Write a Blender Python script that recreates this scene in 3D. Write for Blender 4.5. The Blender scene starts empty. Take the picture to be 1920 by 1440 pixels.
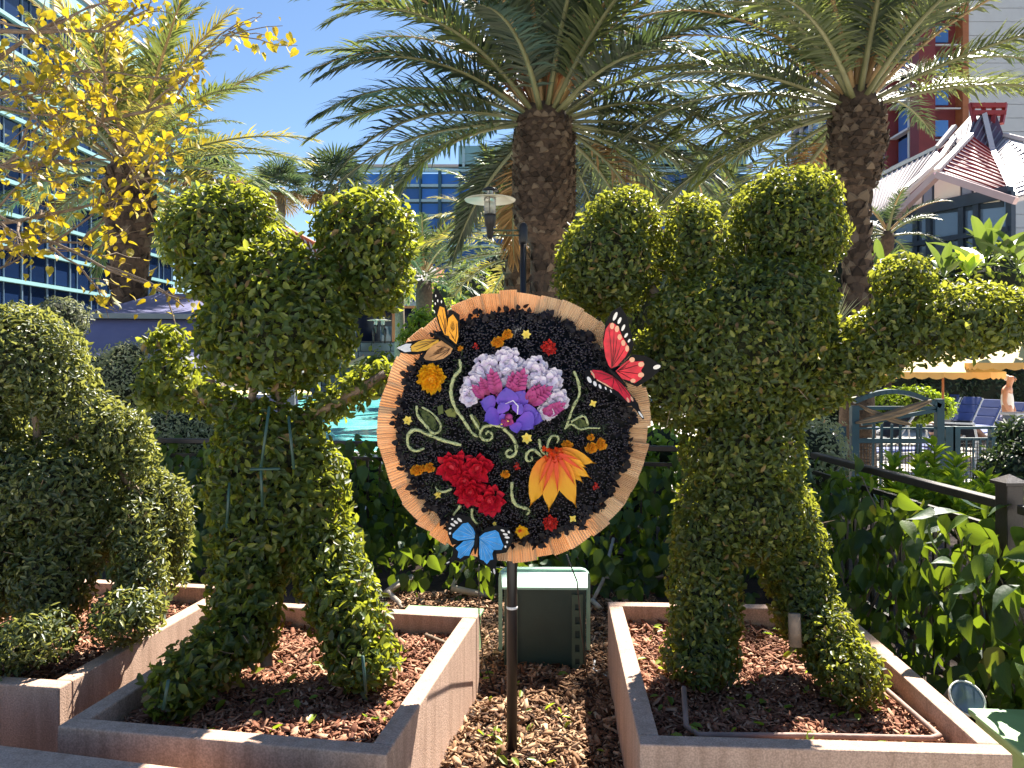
import bpy, math, random
import numpy as np
from mathutils import Vector, Matrix
random.seed(7)
RS = np.random.RandomState(11)
R = math.radians
sc = bpy.context.scene
col = sc.collection
PI = math.pi

# ------------------------------------------------------------------ camera, sky, sun, exposure
F, HZ, EYE = 1442.0, 685.0, 1.65          # focal length in photo pixels, horizon row, eye height
cd = bpy.data.cameras.new('camera'); cam = bpy.data.objects.new('camera', cd); col.objects.link(cam)
cam.location = (0, 0, EYE); cam.rotation_euler = (R(90), 0, 0)
cd.sensor_width = 36; cd.lens = F / 1920 * 36
cd.shift_y = -(720 - HZ) / 1920
cd.clip_start = 0.05; cd.clip_end = 2000
sc.camera = cam

SUN = Vector((0.43, 0.74, 1.0)).normalized()
SUN_EL = math.asin(SUN.z); SUN_AZ = math.atan2(SUN.x, SUN.y)      # azimuth from +Y towards +X
wd = bpy.data.worlds.new('World'); sc.world = wd; wd.use_nodes = True
wn = wd.node_tree.nodes; wl = wd.node_tree.links
sky = wn.new('ShaderNodeTexSky'); sky.sky_type = 'NISHITA'; sky.sun_disc = False
sky.sun_elevation = SUN_EL; sky.sun_rotation = SUN_AZ
sky.air_density = 1.0; sky.dust_density = 0.15; sky.ozone_density = 4.5; sky.altitude = 50
bg = wn['Background']; bg.inputs[1].default_value = 0.050
wl.new(sky.outputs[0], bg.inputs[0])
sd = bpy.data.lights.new('sun', 'SUN'); sd.energy = 5.0; sd.angle = R(0.53); sd.color = (1, .94, .84)
so = bpy.data.objects.new('sun', sd); col.objects.link(so)
so.rotation_euler = (-SUN).to_track_quat('-Z', 'Y').to_euler(); so.location = (10, 20, 40)
sc.view_settings.view_transform = 'Standard'; sc.view_settings.look = 'None'
sc.view_settings.exposure = 1.85; sc.view_settings.gamma = 1
sc.cycles.max_bounces = 7; sc.cycles.transparent_max_bounces = 6; sc.cycles.diffuse_bounces = 3
sc.cycles.glossy_bounces = 3; sc.cycles.transmission_bounces = 4; sc.cycles.caustics_reflective = False
sc.cycles.caustics_refractive = False; sc.cycles.sample_clamp_indirect = 6

def P(px, py, Y):
    """a point of the place, measured off the photograph at distance Y"""
    return Vector(((px - 960) / F * Y, Y, EYE - (py - HZ) / F * Y))

# ------------------------------------------------------------------ object helpers
def tag(o, label=None, cat=None, group=None, kind=None):
    if label: o['label'] = label
    if cat: o['category'] = cat
    if group: o['group'] = group
    if kind: o['kind'] = kind
    return o

def link(name, data, parent=None, M=None):
    o = bpy.data.objects.new(name, data); col.objects.link(o)
    if parent is not None: o.parent = parent
    if M is not None: o.matrix_local = M
    return o

def empty(name, loc=(0, 0, 0), rz=0, label=None, cat=None, group=None):
    o = bpy.data.objects.new(name, None); col.objects.link(o)
    o.location = loc; o.rotation_euler = (0, 0, rz); o.empty_display_size = .1
    return tag(o, label, cat, group)

def kids(o, table=None):
    return [c for c in bpy.data.objects if c.parent == o]

def copy_tree(o, parent=None, label=None):
    c = o.copy(); col.objects.link(c); c.parent = parent
    if label: c['label'] = label
    for ch in kids(o): copy_tree(ch, c)
    return c

def mesh_np(name, V, loops, sizes, mats, mi=None, smooth=False):
    V = np.ascontiguousarray(V, dtype=np.float32).reshape(-1, 3)
    me = bpy.data.meshes.new(name)
    me.vertices.add(len(V)); me.vertices.foreach_set('co', V.ravel())
    loops = np.asarray(loops, dtype=np.int32); sizes = np.asarray(sizes, dtype=np.int32)
    me.loops.add(len(loops)); me.loops.foreach_set('vertex_index', loops)
    me.polygons.add(len(sizes))
    st = np.concatenate([[0], np.cumsum(sizes)[:-1]]).astype(np.int32)
    me.polygons.foreach_set('loop_start', st)
    if mi is not None: me.polygons.foreach_set('material_index', np.asarray(mi, dtype=np.int32))
    if smooth: me.polygons.foreach_set('use_smooth', np.ones(len(sizes), dtype=bool))
    me.update(calc_edges=True)
    for m in (mats if isinstance(mats, (list, tuple)) else [mats]): me.materials.append(m)
    return me

def tiled(name, V, faces, mats, mi=None, smooth=False):
    """V (N,k,3): N copies of one k-vertex shape with the same faces"""
    N, k = V.shape[:2]
    tl = np.array([i for f in faces for i in f]); ts = np.array([len(f) for f in faces])
    loops = (tl[None] + (np.arange(N) * k)[:, None]).ravel()
    sizes = np.tile(ts, N)
    if mi is not None: mi = np.tile(np.asarray(mi), N)
    return mesh_np(name, V, loops, sizes, mats, mi, smooth)

class MB:
    """collects shapes of ONE mesh"""
    def __init__(s): s.v = []; s.f = []; s.m = []
    def add(s, vs, fs, m=0):
        b = len(s.v); s.v += [tuple(v) for v in vs]; s.f += [tuple(i + b for i in f) for f in fs]; s.m += [m] * len(fs); return s
    def box(s, c, d, rz=0, m=0, M=None):
        c = Vector(c); hx, hy, hz = d[0] / 2, d[1] / 2, d[2] / 2
        rot = M if M is not None else Matrix.Rotation(rz, 3, 'Z')
        vs = [c + rot @ Vector((x * hx, y * hy, z * hz)) for x in (-1, 1) for y in (-1, 1) for z in (-1, 1)]
        return s.add(vs, [(0, 1, 3, 2), (4, 6, 7, 5), (0, 4, 5, 1), (2, 3, 7, 6), (0, 2, 6, 4), (1, 5, 7, 3)], m)
    def bar(s, a, b, w, h=None, m=0, up=(0, 0, 1)):
        a, b = Vector(a), Vector(b); h = h or w; d = (b - a); L = d.length; d.normalize()
        up = Vector(up)
        if abs(d.dot(up)) > .98: up = Vector((0, 1, 0))
        x = d.cross(up).normalized(); z = x.cross(d).normalized()
        return s.box((a + b) / 2, (w, L, h), m=m, M=Matrix((x, d, z)).transposed())
    def tube(s, pts, rad, n=6, m=0):
        pts = [Vector(p) for p in pts]; N = len(pts)
        rad = rad if isinstance(rad, (list, tuple)) else [rad] * N
        rings = []; prev = None
        for i, p in enumerate(pts):
            t = (pts[min(i + 1, N - 1)] - pts[max(i - 1, 0)]).normalized()
            if prev is None:
                a = Vector((0, 0, 1)) if abs(t.z) < .9 else Vector((1, 0, 0))
                x = t.cross(a).normalized()
            else:
                x = (prev - t * prev.dot(t)).normalized()
            prev = x; y = t.cross(x)
            rings.append([p + (x * math.cos(2 * PI * k / n) + y * math.sin(2 * PI * k / n)) * rad[i] for k in range(n)])
        vs = [v for r in rings for v in r]; fs = []
        for i in range(N - 1):
            for k in range(n):
                k2 = (k + 1) % n
                fs.append((i * n + k, i * n + k2, (i + 1) * n + k2, (i + 1) * n + k))
        fs += [tuple(range(n - 1, -1, -1)), tuple((N - 1) * n + k for k in range(n))]
        return s.add(vs, fs, m)
    def lathe(s, prof, n=16, c=(0, 0, 0), m=0, M=None, cap=True):
        c = Vector(c); vs = []; fs = []
        for r, z in prof:
            for k in range(n):
                v = Vector((r * math.cos(2 * PI * k / n), r * math.sin(2 * PI * k / n), z))
                vs.append(c + (M @ v if M is not None else v))
        for i in range(len(prof) - 1):
            for k in range(n):
                k2 = (k + 1) % n
                fs.append((i * n + k, i * n + k2, (i + 1) * n + k2, (i + 1) * n + k))
        if cap: fs += [tuple(range(n - 1, -1, -1)), tuple((len(prof) - 1) * n + k for k in range(n))]
        return s.add(vs, fs, m)
    def prism(s, poly, off, m=0):
        off = Vector(off); a = [Vector(p) for p in poly]; n = len(a)
        vs = a + [p + off for p in a]
        fs = [tuple(range(n)), tuple(range(2 * n - 1, n - 1, -1))]
        fs += [(i, i + n, (i + 1) % n + n, (i + 1) % n) for i in range(n)]
        return s.add(vs, fs, m)
    def mesh(s, name, mats, smooth=False):
        me = bpy.data.meshes.new(name); me.from_pydata(s.v, [], s.f)
        for mt in (mats if isinstance(mats, (list, tuple)) else [mats]): me.materials.append(mt)
        me.polygons.foreach_set('material_index', s.m)
        if smooth: me.polygons.foreach_set('use_smooth', [True] * len(s.f))
        me.update(); return me
    def build(s, name, mats, parent=None, smooth=False, bevel=0, M=None):
        o = link(name, s.mesh(name, mats, smooth), parent, M)
        if bevel:
            b = o.modifiers.new('bevel', 'BEVEL'); b.width = bevel; b.segments = 2; b.limit_method = 'ANGLE'
        return o

# ------------------------------------------------------------------ materials
def nodes(name):
    m = bpy.data.materials.new(name); m.use_nodes = True
    nt = m.node_tree; return m, nt, nt.nodes['Principled BSDF']

def mat(name, c, rough=.6, var=.15, scale=6., bump=0., bscale=40., metal=0., spec=.5, c2=None, stretch=None, detail=6, coat=0):
    """a surface of one colour with uneven tone, grain and fine relief in object space"""
    m, nt, b = nodes(name); N, L = nt.nodes, nt.links
    tc = N.new('ShaderNodeTexCoord'); mp = N.new('ShaderNodeMapping'); L.new(tc.outputs['Object'], mp.inputs[0])
    if stretch: mp.inputs['Scale'].default_value = stretch
    no = N.new('ShaderNodeTexNoise'); no.inputs['Scale'].default_value = scale; no.inputs['Detail'].default_value = detail
    L.new(mp.outputs[0], no.inputs['Vector'])
    rp = N.new('ShaderNodeValToRGB'); rp.color_ramp.elements[0].position = .3; rp.color_ramp.elements[1].position = .7
    lo = [x * (1 - var) for x in c]; hi = [min(1, x * (1 + var)) for x in c]
    if c2: lo, hi = c, c2
    rp.color_ramp.elements[0].color = (*lo, 1); rp.color_ramp.elements[1].color = (*hi, 1)
    L.new(no.outputs[0], rp.inputs[0]); L.new(rp.outputs[0], b.inputs['Base Color'])
    b.inputs['Roughness'].default_value = rough; b.inputs['Metallic'].default_value = metal
    b.inputs['Specular IOR Level'].default_value = spec
    if coat: b.inputs['Coat Weight'].default_value = coat
    if bump:
        n2 = N.new('ShaderNodeTexNoise'); n2.inputs['Scale'].default_value = bscale; n2.inputs['Detail'].default_value = 8
        L.new(mp.outputs[0], n2.inputs['Vector'])
        bp = N.new('ShaderNodeBump'); bp.inputs['Strength'].default_value = bump; bp.inputs['Distance'].default_value = .02
        L.new(n2.outputs[0], bp.inputs['Height']); L.new(bp.outputs[0], b.inputs['Normal'])
    return m

def leaf_mat(name, stops, tr, trw=.35, rough=.42, spec=.45, bump=0.):
    """leaves: every leaf picks its own tone; part of the light passes through"""
    m, nt, b = nodes(name); N, L = nt.nodes, nt.links
    g = N.new('ShaderNodeNewGeometry'); oi = N.new('ShaderNodeObjectInfo')
    a = N.new('ShaderNodeMath'); a.operation = 'ADD'; L.new(g.outputs['Random Per Island'], a.inputs[0]); L.new(oi.outputs['Random'], a.inputs[1])
    fr = N.new('ShaderNodeMath'); fr.operation = 'FRACT'; L.new(a.outputs[0], fr.inputs[0])
    rp = N.new('ShaderNodeValToRGB'); e = rp.color_ramp.elements
    while len(e) < len(stops): e.new(.5)
    for i, (p, c) in enumerate(stops): e[i].position = p; e[i].color = (*c, 1)
    L.new(fr.outputs[0], rp.inputs[0]); L.new(rp.outputs[0], b.inputs['Base Color'])
    b.inputs['Roughness'].default_value = rough; b.inputs['Specular IOR Level'].default_value = spec
    t = N.new('ShaderNodeBsdfTranslucent')
    mx = N.new('ShaderNodeMixRGB'); mx.blend_type = 'MIX'; mx.inputs[0].default_value = .7
    L.new(rp.outputs[0], mx.inputs[1]); mx.inputs[2].default_value = (*tr, 1); L.new(mx.outputs[0], t.inputs[0])
    ms = N.new('ShaderNodeMixShader'); ms.inputs[0].default_value = trw
    L.new(b.outputs[0], ms.inputs[1]); L.new(t.outputs[0], ms.inputs[2])
    L.new(ms.outputs[0], nt.nodes['Material Output'].inputs[0])
    if bump:
        tc = N.new('ShaderNodeTexCoord'); n2 = N.new('ShaderNodeTexNoise'); n2.inputs['Scale'].default_value = 30
        L.new(tc.outputs['Object'], n2.inputs['Vector'])
        bp = N.new('ShaderNodeBump'); bp.inputs['Strength'].default_value = bump; bp.inputs['Distance'].default_value = .01
        L.new(n2.outputs[0], bp.inputs['Height']); L.new(bp.outputs[0], b.inputs['Normal'])
    return m

def petal_mat(name, c1, c2, tr=.25, rough=.55, along=True):
    """cloth and real petals: tone shifts from the foot (c2) to the tip (c1) by local height"""
    m, nt, b = nodes(name); N, L = nt.nodes, nt.links
    tc = N.new('ShaderNodeTexCoord'); sp = N.new('ShaderNodeSeparateXYZ'); L.new(tc.outputs['Generated'], sp.inputs[0])
    no = N.new('ShaderNodeTexNoise'); no.inputs['Scale'].default_value = 5; no.inputs['Detail'].default_value = 6
    L.new(tc.outputs['Generated'], no.inputs['Vector'])
    a = N.new('ShaderNodeMath'); a.operation = 'MULTIPLY_ADD'; L.new(no.outputs[0], a.inputs[0]); a.inputs[1].default_value = .7
    sb = N.new('ShaderNodeMath'); sb.operation = 'SUBTRACT'; L.new(sp.outputs[0], sb.inputs[0]); sb.inputs[1].default_value = .3
    L.new(sb.outputs[0], a.inputs[2])
    rp = N.new('ShaderNodeValToRGB'); rp.color_ramp.elements[0].color = (*c2, 1); rp.color_ramp.elements[1].color = (*c1, 1)
    rp.color_ramp.elements[0].position = .15; rp.color_ramp.elements[1].position = .6
    L.new(a.outputs[0], rp.inputs[0]); L.new(rp.outputs[0], b.inputs['Base Color'])
    b.inputs['Roughness'].default_value = rough
    t = N.new('ShaderNodeBsdfTranslucent'); L.new(rp.outputs[0], t.inputs[0])
    ms = N.new('ShaderNodeMixShader'); ms.inputs[0].default_value = tr
    L.new(b.outputs[0], ms.inputs[1]); L.new(t.outputs[0], ms.inputs[2]); L.new(ms.outputs[0], nt.nodes['Material Output'].inputs[0])
    return m

def stucco(name, c, dark):
    m, nt, b = nodes(name); N, L = nt.nodes, nt.links
    tc = N.new('ShaderNodeTexCoord')
    mp = N.new('ShaderNodeMapping'); mp.inputs['Scale'].default_value = (9, 9, 1.1); L.new(tc.outputs['Object'], mp.inputs[0])
    n1 = N.new('ShaderNodeTexNoise'); n1.inputs['Scale'].default_value = 2.2; n1.inputs['Detail'].default_value = 9; n1.inputs['Roughness'].default_value = .65
    L.new(mp.outputs[0], n1.inputs['Vector'])
    r1 = N.new('ShaderNodeValToRGB'); r1.color_ramp.elements[0].position = .36; r1.color_ramp.elements[1].position = .56
    r1.color_ramp.elements[0].color = (*dark, 1); r1.color_ramp.elements[1].color = (*c, 1); L.new(n1.outputs[0], r1.inputs[0])
    n2 = N.new('ShaderNodeTexNoise'); n2.inputs['Scale'].default_value = 160; n2.inputs['Detail'].default_value = 4; L.new(tc.outputs['Object'], n2.inputs['Vector'])
    r2 = N.new('ShaderNodeValToRGB'); r2.color_ramp.elements[0].position = .35; r2.color_ramp.elements[1].position = .65
    r2.color_ramp.elements[0].color = (.74, .72, .7, 1); r2.color_ramp.elements[1].color = (1.12, 1.1, 1.08, 1); L.new(n2.outputs[0], r2.inputs[0])
    n3 = N.new('ShaderNodeTexNoise'); n3.inputs['Scale'].default_value = 5; n3.inputs['Detail'].default_value = 5; L.new(tc.outputs['Object'], n3.inputs['Vector'])
    r3 = N.new('ShaderNodeValToRGB'); r3.color_ramp.elements[0].color = (.8, .78, .77, 1); r3.color_ramp.elements[1].color = (1.1, 1.1, 1.1, 1); L.new(n3.outputs[0], r3.inputs[0])
    m1 = N.new('ShaderNodeMixRGB'); m1.blend_type = 'MULTIPLY'; m1.inputs[0].default_value = 1; L.new(r1.outputs[0], m1.inputs[1]); L.new(r2.outputs[0], m1.inputs[2])
    m2 = N.new('ShaderNodeMixRGB'); m2.blend_type = 'MULTIPLY'; m2.inputs[0].default_value = 1; L.new(m1.outputs[0], m2.inputs[1]); L.new(r3.outputs[0], m2.inputs[2])
    L.new(m2.outputs[0], b.inputs['Base Color']); b.inputs['Roughness'].default_value = .85; b.inputs['Specular IOR Level'].default_value = .25
    bp = N.new('ShaderNodeBump'); bp.inputs['Strength'].default_value = .5; bp.inputs['Distance'].default_value = .004
    L.new(n2.outputs[0], bp.inputs['Height']); L.new(bp.outputs[0], b.inputs['Normal'])
    return m

def glass(name, c, rough=.06, spec=.9):
    m, nt, b = nodes(name)
    b.inputs['Base Color'].default_value = (*c, 1); b.inputs['Roughness'].default_value = rough
    b.inputs['Specular IOR Level'].default_value = spec; b.inputs['IOR'].default_value = 1.6
    N, L = nt.nodes, nt.links
    oi = N.new('ShaderNodeObjectInfo'); rp = N.new('ShaderNodeValToRGB')
    rp.color_ramp.elements[0].color = (*[x * .55 for x in c], 1); rp.color_ramp.elements[1].color = (*[min(1, x * 1.35) for x in c], 1)
    L.new(oi.outputs['Random'], rp.inputs[0]); L.new(rp.outputs[0], b.inputs['Base Color'])
    return m

M = {}
M['stucco'] = stucco('pink stucco', (.60, .42, .325), (.47, .32, .24))
M['soil'] = mat('dark soil', (.05, .03, .02), .95, .4, 20, .6, 60)
M['earth'] = mat('earth ground', (.10, .07, .045), .95, .35, 3, .5, 30)
M['chip_red'] = leaf_mat('red bark chips', [(0, (.11, .042, .026)), (.3, (.23, .092, .052)), (.7, (.36, .17, .10)), (1, (.52, .31, .20))], (.3, .12, .07), .02, .85, .2)
M['chip_tan'] = leaf_mat('tan bark chips', [(0, (.07, .034, .02)), (.3, (.17, .088, .046)), (.7, (.33, .185, .10)), (1, (.54, .36, .22))], (.3, .2, .1), .02, .85, .2)
M['topiary'] = leaf_mat('clipped broad leaves', [(0, (.013, .030, .010)), (.45, (.032, .064, .016)), (.8, (.075, .115, .022)), (.955, (.21, .23, .04)), (.975, (.20, .12, .045)), (1, (.13, .075, .03))], (.72, .76, .05), .36, .45, .45)
M['topiary_small'] = leaf_mat('clipped small leaves', [(0, (.013, .028, .010)), (.45, (.032, .060, .016)), (.8, (.075, .108, .022)), (.95, (.21, .22, .045)), (.97, (.20, .12, .05)), (1, (.12, .07, .03))], (.72, .74, .06), .35, .45, .45)
M['topiary_pale'] = leaf_mat('clipped waxy leaves', [(0, (.016, .034, .012)), (.5, (.036, .064, .022)), (.85, (.09, .12, .042)), (1, (.24, .25, .09))], (.66, .66, .12), .32, .42, .55)
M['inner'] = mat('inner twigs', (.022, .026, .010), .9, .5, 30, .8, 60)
M['vine'] = leaf_mat('vine leaves', [(0, (.012, .036, .013)), (.5, (.027, .068, .020)), (.85, (.065, .13, .030)), (.97, (.22, .27, .035)), (1, (.26, .20, .04))], (.40, .54, .02), .32, .5, .4, .3)
M['bright'] = leaf_mat('bright leaves', [(0, (.07, .15, .016)), (.5, (.14, .26, .028)), (1, (.30, .40, .05))], (.6, .74, .03), .46, .4)
M['palegreen'] = leaf_mat('pale flowering leaves', [(0, (.16, .20, .08)), (.5, (.36, .39, .20)), (1, (.62, .60, .40))], (.7, .7, .3), .45, .5)
M['mid'] = leaf_mat('mid green leaves', [(0, (.03, .06, .015)), (.5, (.06, .11, .02)), (1, (.14, .18, .03))], (.45, .52, .04), .40, .45)
M['greygreen'] = leaf_mat('grey green leaves', [(0, (.06, .085, .045)), (.5, (.11, .14, .07)), (1, (.22, .22, .12))], (.36, .38, .15), .3, .5)
M['darkgreen'] = leaf_mat('dark hedge leaves', [(0, (.012, .024, .010)), (.6, (.025, .045, .016)), (1, (.06, .085, .025))], (.10, .16, .03), .2, .5)
M['yellow'] = leaf_mat('yellow autumn leaves', [(0, (.09, .12, .02)), (.35, (.26, .23, .02)), (.8, (.48, .35, .025)), (1, (.42, .24, .03))], (.72, .52, .015), .40, .45)
M['frond'] = leaf_mat('grey green palm leaflets', [(0, (.018, .032, .020)), (.5, (.036, .054, .032)), (1, (.085, .105, .06))], (.18, .26, .07), .22, .48, .45)
M['frond_olive'] = leaf_mat('olive palm leaflets', [(0, (.042, .064, .024)), (.5, (.085, .115, .04)), (1, (.17, .19, .07))], (.38, .44, .08), .30, .48, .45)
M['frond_gold'] = leaf_mat('golden palm leaflets', [(0, (.14, .13, .03)), (.5, (.25, .22, .045)), (1, (.40, .32, .08))], (.68, .58, .08), .36, .48, .45)
M['frond_dead'] = leaf_mat('dry palm leaflets', [(0, (.16, .09, .035)), (1, (.36, .21, .08))], (.4, .22, .06), .25, .6, .3)
M['rachis'] = mat('palm leaf stalk', (.19, .19, .085), .5, .2, 4)
M['rachis_tan'] = mat('tan palm leaf stalk', (.42, .27, .12), .55, .2, 4)
M['boot'] = leaf_mat('palm leaf bases', [(0, (.035, .024, .017)), (.5, (.085, .058, .04)), (1, (.19, .14, .095))], (.1, .06, .03), .02, .85, .2)
M['bark'] = mat('palm bark', (.085, .052, .032), .9, .4, 12, .8, 25)
M['branch'] = mat('grey brown branch', (.20, .145, .10), .8, .3, 15, .4, 60)
M['twig_pale'] = mat('pale bare wood', (.42, .36, .28), .8, .25, 12, .4, 50)
M['black_metal'] = mat('black painted metal', (.012, .011, .012), .38, .2, 8, .05, 90)
M['brown_metal'] = mat('dark brown painted metal', (.030, .020, .017), .42, .2, 8, .08, 90)
M['teal_metal'] = mat('teal painted metal', (.012, .058, .078), .42, .2, 6)
M['white'] = mat('white paint', (.78, .77, .74), .5, .06, 4)
M['cream'] = mat('cream lamp glass', (.74, .70, .52), .35, .05, 4)
M['cabinet'] = mat('dark green cabinet steel', (.020, .045, .035), .45, .15, 6, .05, 60)
M['cabinet_top'] = mat('mint green cabinet lid', (.36, .56, .44), .45, .15, 9, .05, 60)
M['lid'] = mat('light green plastic lid', (.30, .50, .24), .5, .12, 6, .1, 90)
M['navy'] = mat('navy canvas', (.17, .17, .31), .8, .1, 3, .1, 6)
M['navy_trim'] = mat('grey canvas trim', (.24, .27, .27), .7, .1, 3)
M['canvas'] = mat('yellow canvas', (.68, .52, .24), .8, .06, 3, .05, 8)
M['valance'] = mat('orange yellow canvas edge', (.80, .44, .13), .8, .08, 4)
M['wood'] = mat('carved weathered wood', (.22, .15, .085), .7, .35, 3, .3, 12, stretch=(1, 1, 9))
M['skin'] = mat('sunburnt skin', (.52, .26, .16), .55, .1, 8)
M['hair'] = mat('grey hair', (.62, .56, .50), .7, .15, 30)
M['tank'] = mat('white cotton', (.80, .77, .73), .85, .05, 9, .2, 20)
M['blue_cloth'] = mat('blue lounger cloth', (.055, .085, .26), .75, .12, 6, .1, 40)
M['black_cloth'] = mat('black lounger cloth', (.012, .013, .022), .75, .2, 6)
M['deck'] = mat('pale pool deck', (.58, .54, .48), .85, .08, 1.2, .1, 20)
M['stone'] = mat('dark stone wall', (.10, .115, .125), .8, .45, .6, .3, 1.5)
M['orange_wood'] = mat('orange brown timber', (.42, .145, .055), .6, .15, 1.5)
M['dark'] = mat('dark interior', (.010, .012, .016), .6, .3, 2)
M['slate'] = mat('slate roof', (.20, .175, .20), .7, .15, 1)
M['red_roof'] = mat('terracotta roof', (.48, .12, .05), .6, .1, 1)
M['roof_pink'] = mat('dusty pink metal roof', (.50, .33, .33), .4, .08, 1)
M['roof_pale'] = mat('pale metal roof', (.66, .58, .54), .4, .06, 1)
M['roof_plum'] = mat('plum roof', (.10, .05, .075), .5, .2, 1)
M['red_wood'] = mat('dark red painted steel', (.23, .022, .022), .5, .12, 1)
M['maroon'] = mat('maroon wall', (.21, .034, .032), .6, .12, .6)
M['plaster'] = mat('cream plaster', (.68, .58, .50), .85, .04, 2)
M['slatebeam'] = mat('blue grey timber', (.022, .034, .055), .55, .15, 2)
M['bluegrey'] = mat('blue grey panel', (.17, .20, .26), .6, .08, 2)
M['conc_white'] = mat('white precast concrete', (.66, .66, .65), .8, .05, .8)
M['pane_navy'] = glass('navy window glass', (.008, .020, .060), .18, .35)
M['pane_blue'] = glass('blue window glass', (.022, .17, .58), .25, .4)
M['pane_sky'] = glass('sky blue window glass', (.06, .19, .50), .08)
M['pane_dark'] = glass('grey window glass', (.10, .14, .20), .1)
M['teal_band'] = mat('aqua painted band', (.26, .48, .50), .5, .05, .4)
M['aqua_band'] = mat('pale aqua band', (.46, .66, .70), .5, .05, .4)
M['teal_fin'] = mat('deep teal fin', (.035, .12, .17), .5, .1, .5)
M['mullion'] = mat('light window bar', (.16, .24, .33), .4, .1, 1)
M['rail_white'] = mat('white handrail', (.70, .68, .66), .4, .05, 1)
M['pipe'] = mat('brown irrigation pipe', (.30, .19, .15), .7, .25, 12, .2, 40)
M['stump'] = mat('cut shrub stump', (.30, .21, .14), .85, .3, 14, .5, 40)
M['banana'] = leaf_mat('banana leaves', [(0, (.020, .05, .016)), (.6, (.045, .095, .024)), (1, (.10, .16, .03))], (.36, .48, .05), .26, .45, .45)
# ------------------------------------------------------------------ foliage helpers
OVAL = (np.array([(0, 0, 0), (.30, .46, .10), (.70, .42, .06), (1, 0, -.14), (.70, -.42, .06), (.30, -.46, .10)]), [(0, 1, 2, 3), (3, 4, 5, 0)])
SLIM = (np.array([(0, 0, 0), (.45, .5, .12), (1, 0, 0), (.45, -.5, .12)]), [(0, 1, 2), (2, 3, 0)])
HEART = (np.array([(0, 0, 0), (.36, 0, .03), (.72, 0, -.02), (1.05, 0, -.13),
                   (-.10, .26, .03), (.12, .50, .09), (.42, .50, .10), (.74, .27, .03),
                   (-.10, -.26, .03), (.12, -.50, .09), (.42, -.50, .10), (.74, -.27, .03)]),
         [(0, 4, 5, 1), (1, 5, 6, 2), (2, 6, 7, 3), (0, 1, 9, 8), (1, 2, 10, 9), (2, 3, 11, 10)])

_r = [(-.12, .0), (.0, .30), (.12, .47), (.34, .50), (.60, .36), (.84, .16), (1.06, .0)]
HV = []
for _i, (_u, _w) in enumerate(_r):
    for _q in (-1, -.5, 0, .5, 1):
        _uu = _u + (.12 * (1 - abs(_q)) if _i == 0 else 0)
        HV.append((_uu, _q * _w, abs(_q) * .10 * min(1, _w * 2.2) + .04 * math.sin(_uu * 3) - .12 * max(0, _uu) ** 2 + (.012 if _i % 2 and abs(_q) == .5 else 0)))
BROAD = (np.array(HV), [(i * 5 + k, i * 5 + k + 1, i * 5 + k + 6, i * 5 + k + 5) for i in range(6) for k in range(4)])

def unit(a): return a / np.maximum(np.linalg.norm(a, axis=-1, keepdims=True), 1e-9)

def wob(p, f, s=0.):
    x, y, z = p[:, 0] * f + s, p[:, 1] * f + 1.7 * s, p[:, 2] * f - s
    return (np.sin(x * 1.9 + np.sin(y * 1.3)) + np.sin(y * 2.3 + np.sin(z * 1.7)) + np.sin(z * 2.1 + np.sin(x * 1.1))) / 3

def ell(px, py, Y, rx, ry, rd=None):
    """ellipsoid measured off the photograph: centre, half width and half height in pixels, half depth in metres"""
    s = Y / F; return (np.array(P(px, py, Y)), np.array((rx * s, rd if rd else (rx + ry) / 2 * s, ry * s)))

def limb(a, b, ra, rb, n=6):
    """overlapping balls along a line; a, b = (px, py, Y), radii in pixels"""
    out = []
    for i in range(n):
        t = i / (n - 1); px, py, Y = [a[k] + (b[k] - a[k]) * t for k in range(3)]
        r = ra + (rb - ra) * t; out.append(ell(px, py, Y, r, r))
    return out

def shell(ells, density, lump=.02, skin=.012, inner=.3, cut=.9, lf=9., ztop=None):
    """points and outward directions over the outside of a union of ellipsoids"""
    PS, NS, DP = [], [], []
    for i, (c, r) in enumerate(ells):
        area = 4 * PI * ((r[0] * r[1]) ** 1.6 / 3 + (r[0] * r[2]) ** 1.6 / 3 + (r[1] * r[2]) ** 1.6 / 3) ** (1 / 1.6)
        n = int(area * density)
        d = unit(RS.normal(size=(n, 3))); nm = unit(d / r)
        p = c + d * r
        keep = np.ones(n, bool)
        for j, (c2, r2) in enumerate(ells):
            if j != i: keep &= (((p - c2) / r2) ** 2).sum(1) > cut ** 2
        p, nm = p[keep], nm[keep]
        dep = np.where(RS.rand(len(p)) < inner, RS.uniform(.25, 1, len(p)), 0)
        sprout = np.where(RS.rand(len(p)) < .06, RS.uniform(.5, 2.4, len(p)), 0)
        p = p + nm * (lump * wob(p, lf, i)[:, None] + skin * RS.normal(size=(len(p), 1)) - dep[:, None] * .07 + sprout[:, None] * skin)
        PS.append(p); NS.append(nm); DP.append(dep)
    return np.concatenate(PS), np.concatenate(NS), np.concatenate(DP)

def leaf_frames(N, up=.35, spread=.75):
    """leaf blade normals and tip directions around outward directions N"""
    n = len(N)
    bn = unit(N + spread * RS.normal(size=(n, 3)) * .7 + np.array((0, 0, up * .7)))
    t = RS.normal(size=(n, 3)) + N * .7 + np.array((0, 0, up))
    t = unit(t - bn * (t * bn).sum(1, keepdims=True))
    return bn, t, np.cross(bn, t)

def leaf_verts(p, bn, t, s, L, W, shape):
    T = shape[0]
    return (p[:, None] + t[:, None] * (T[None, :, 0, None] * L[:, None, None]) + s[:, None] * (T[None, :, 1, None] * W[:, None, None])
            + bn[:, None] * (T[None, :, 2, None] * L[:, None, None]))

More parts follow.
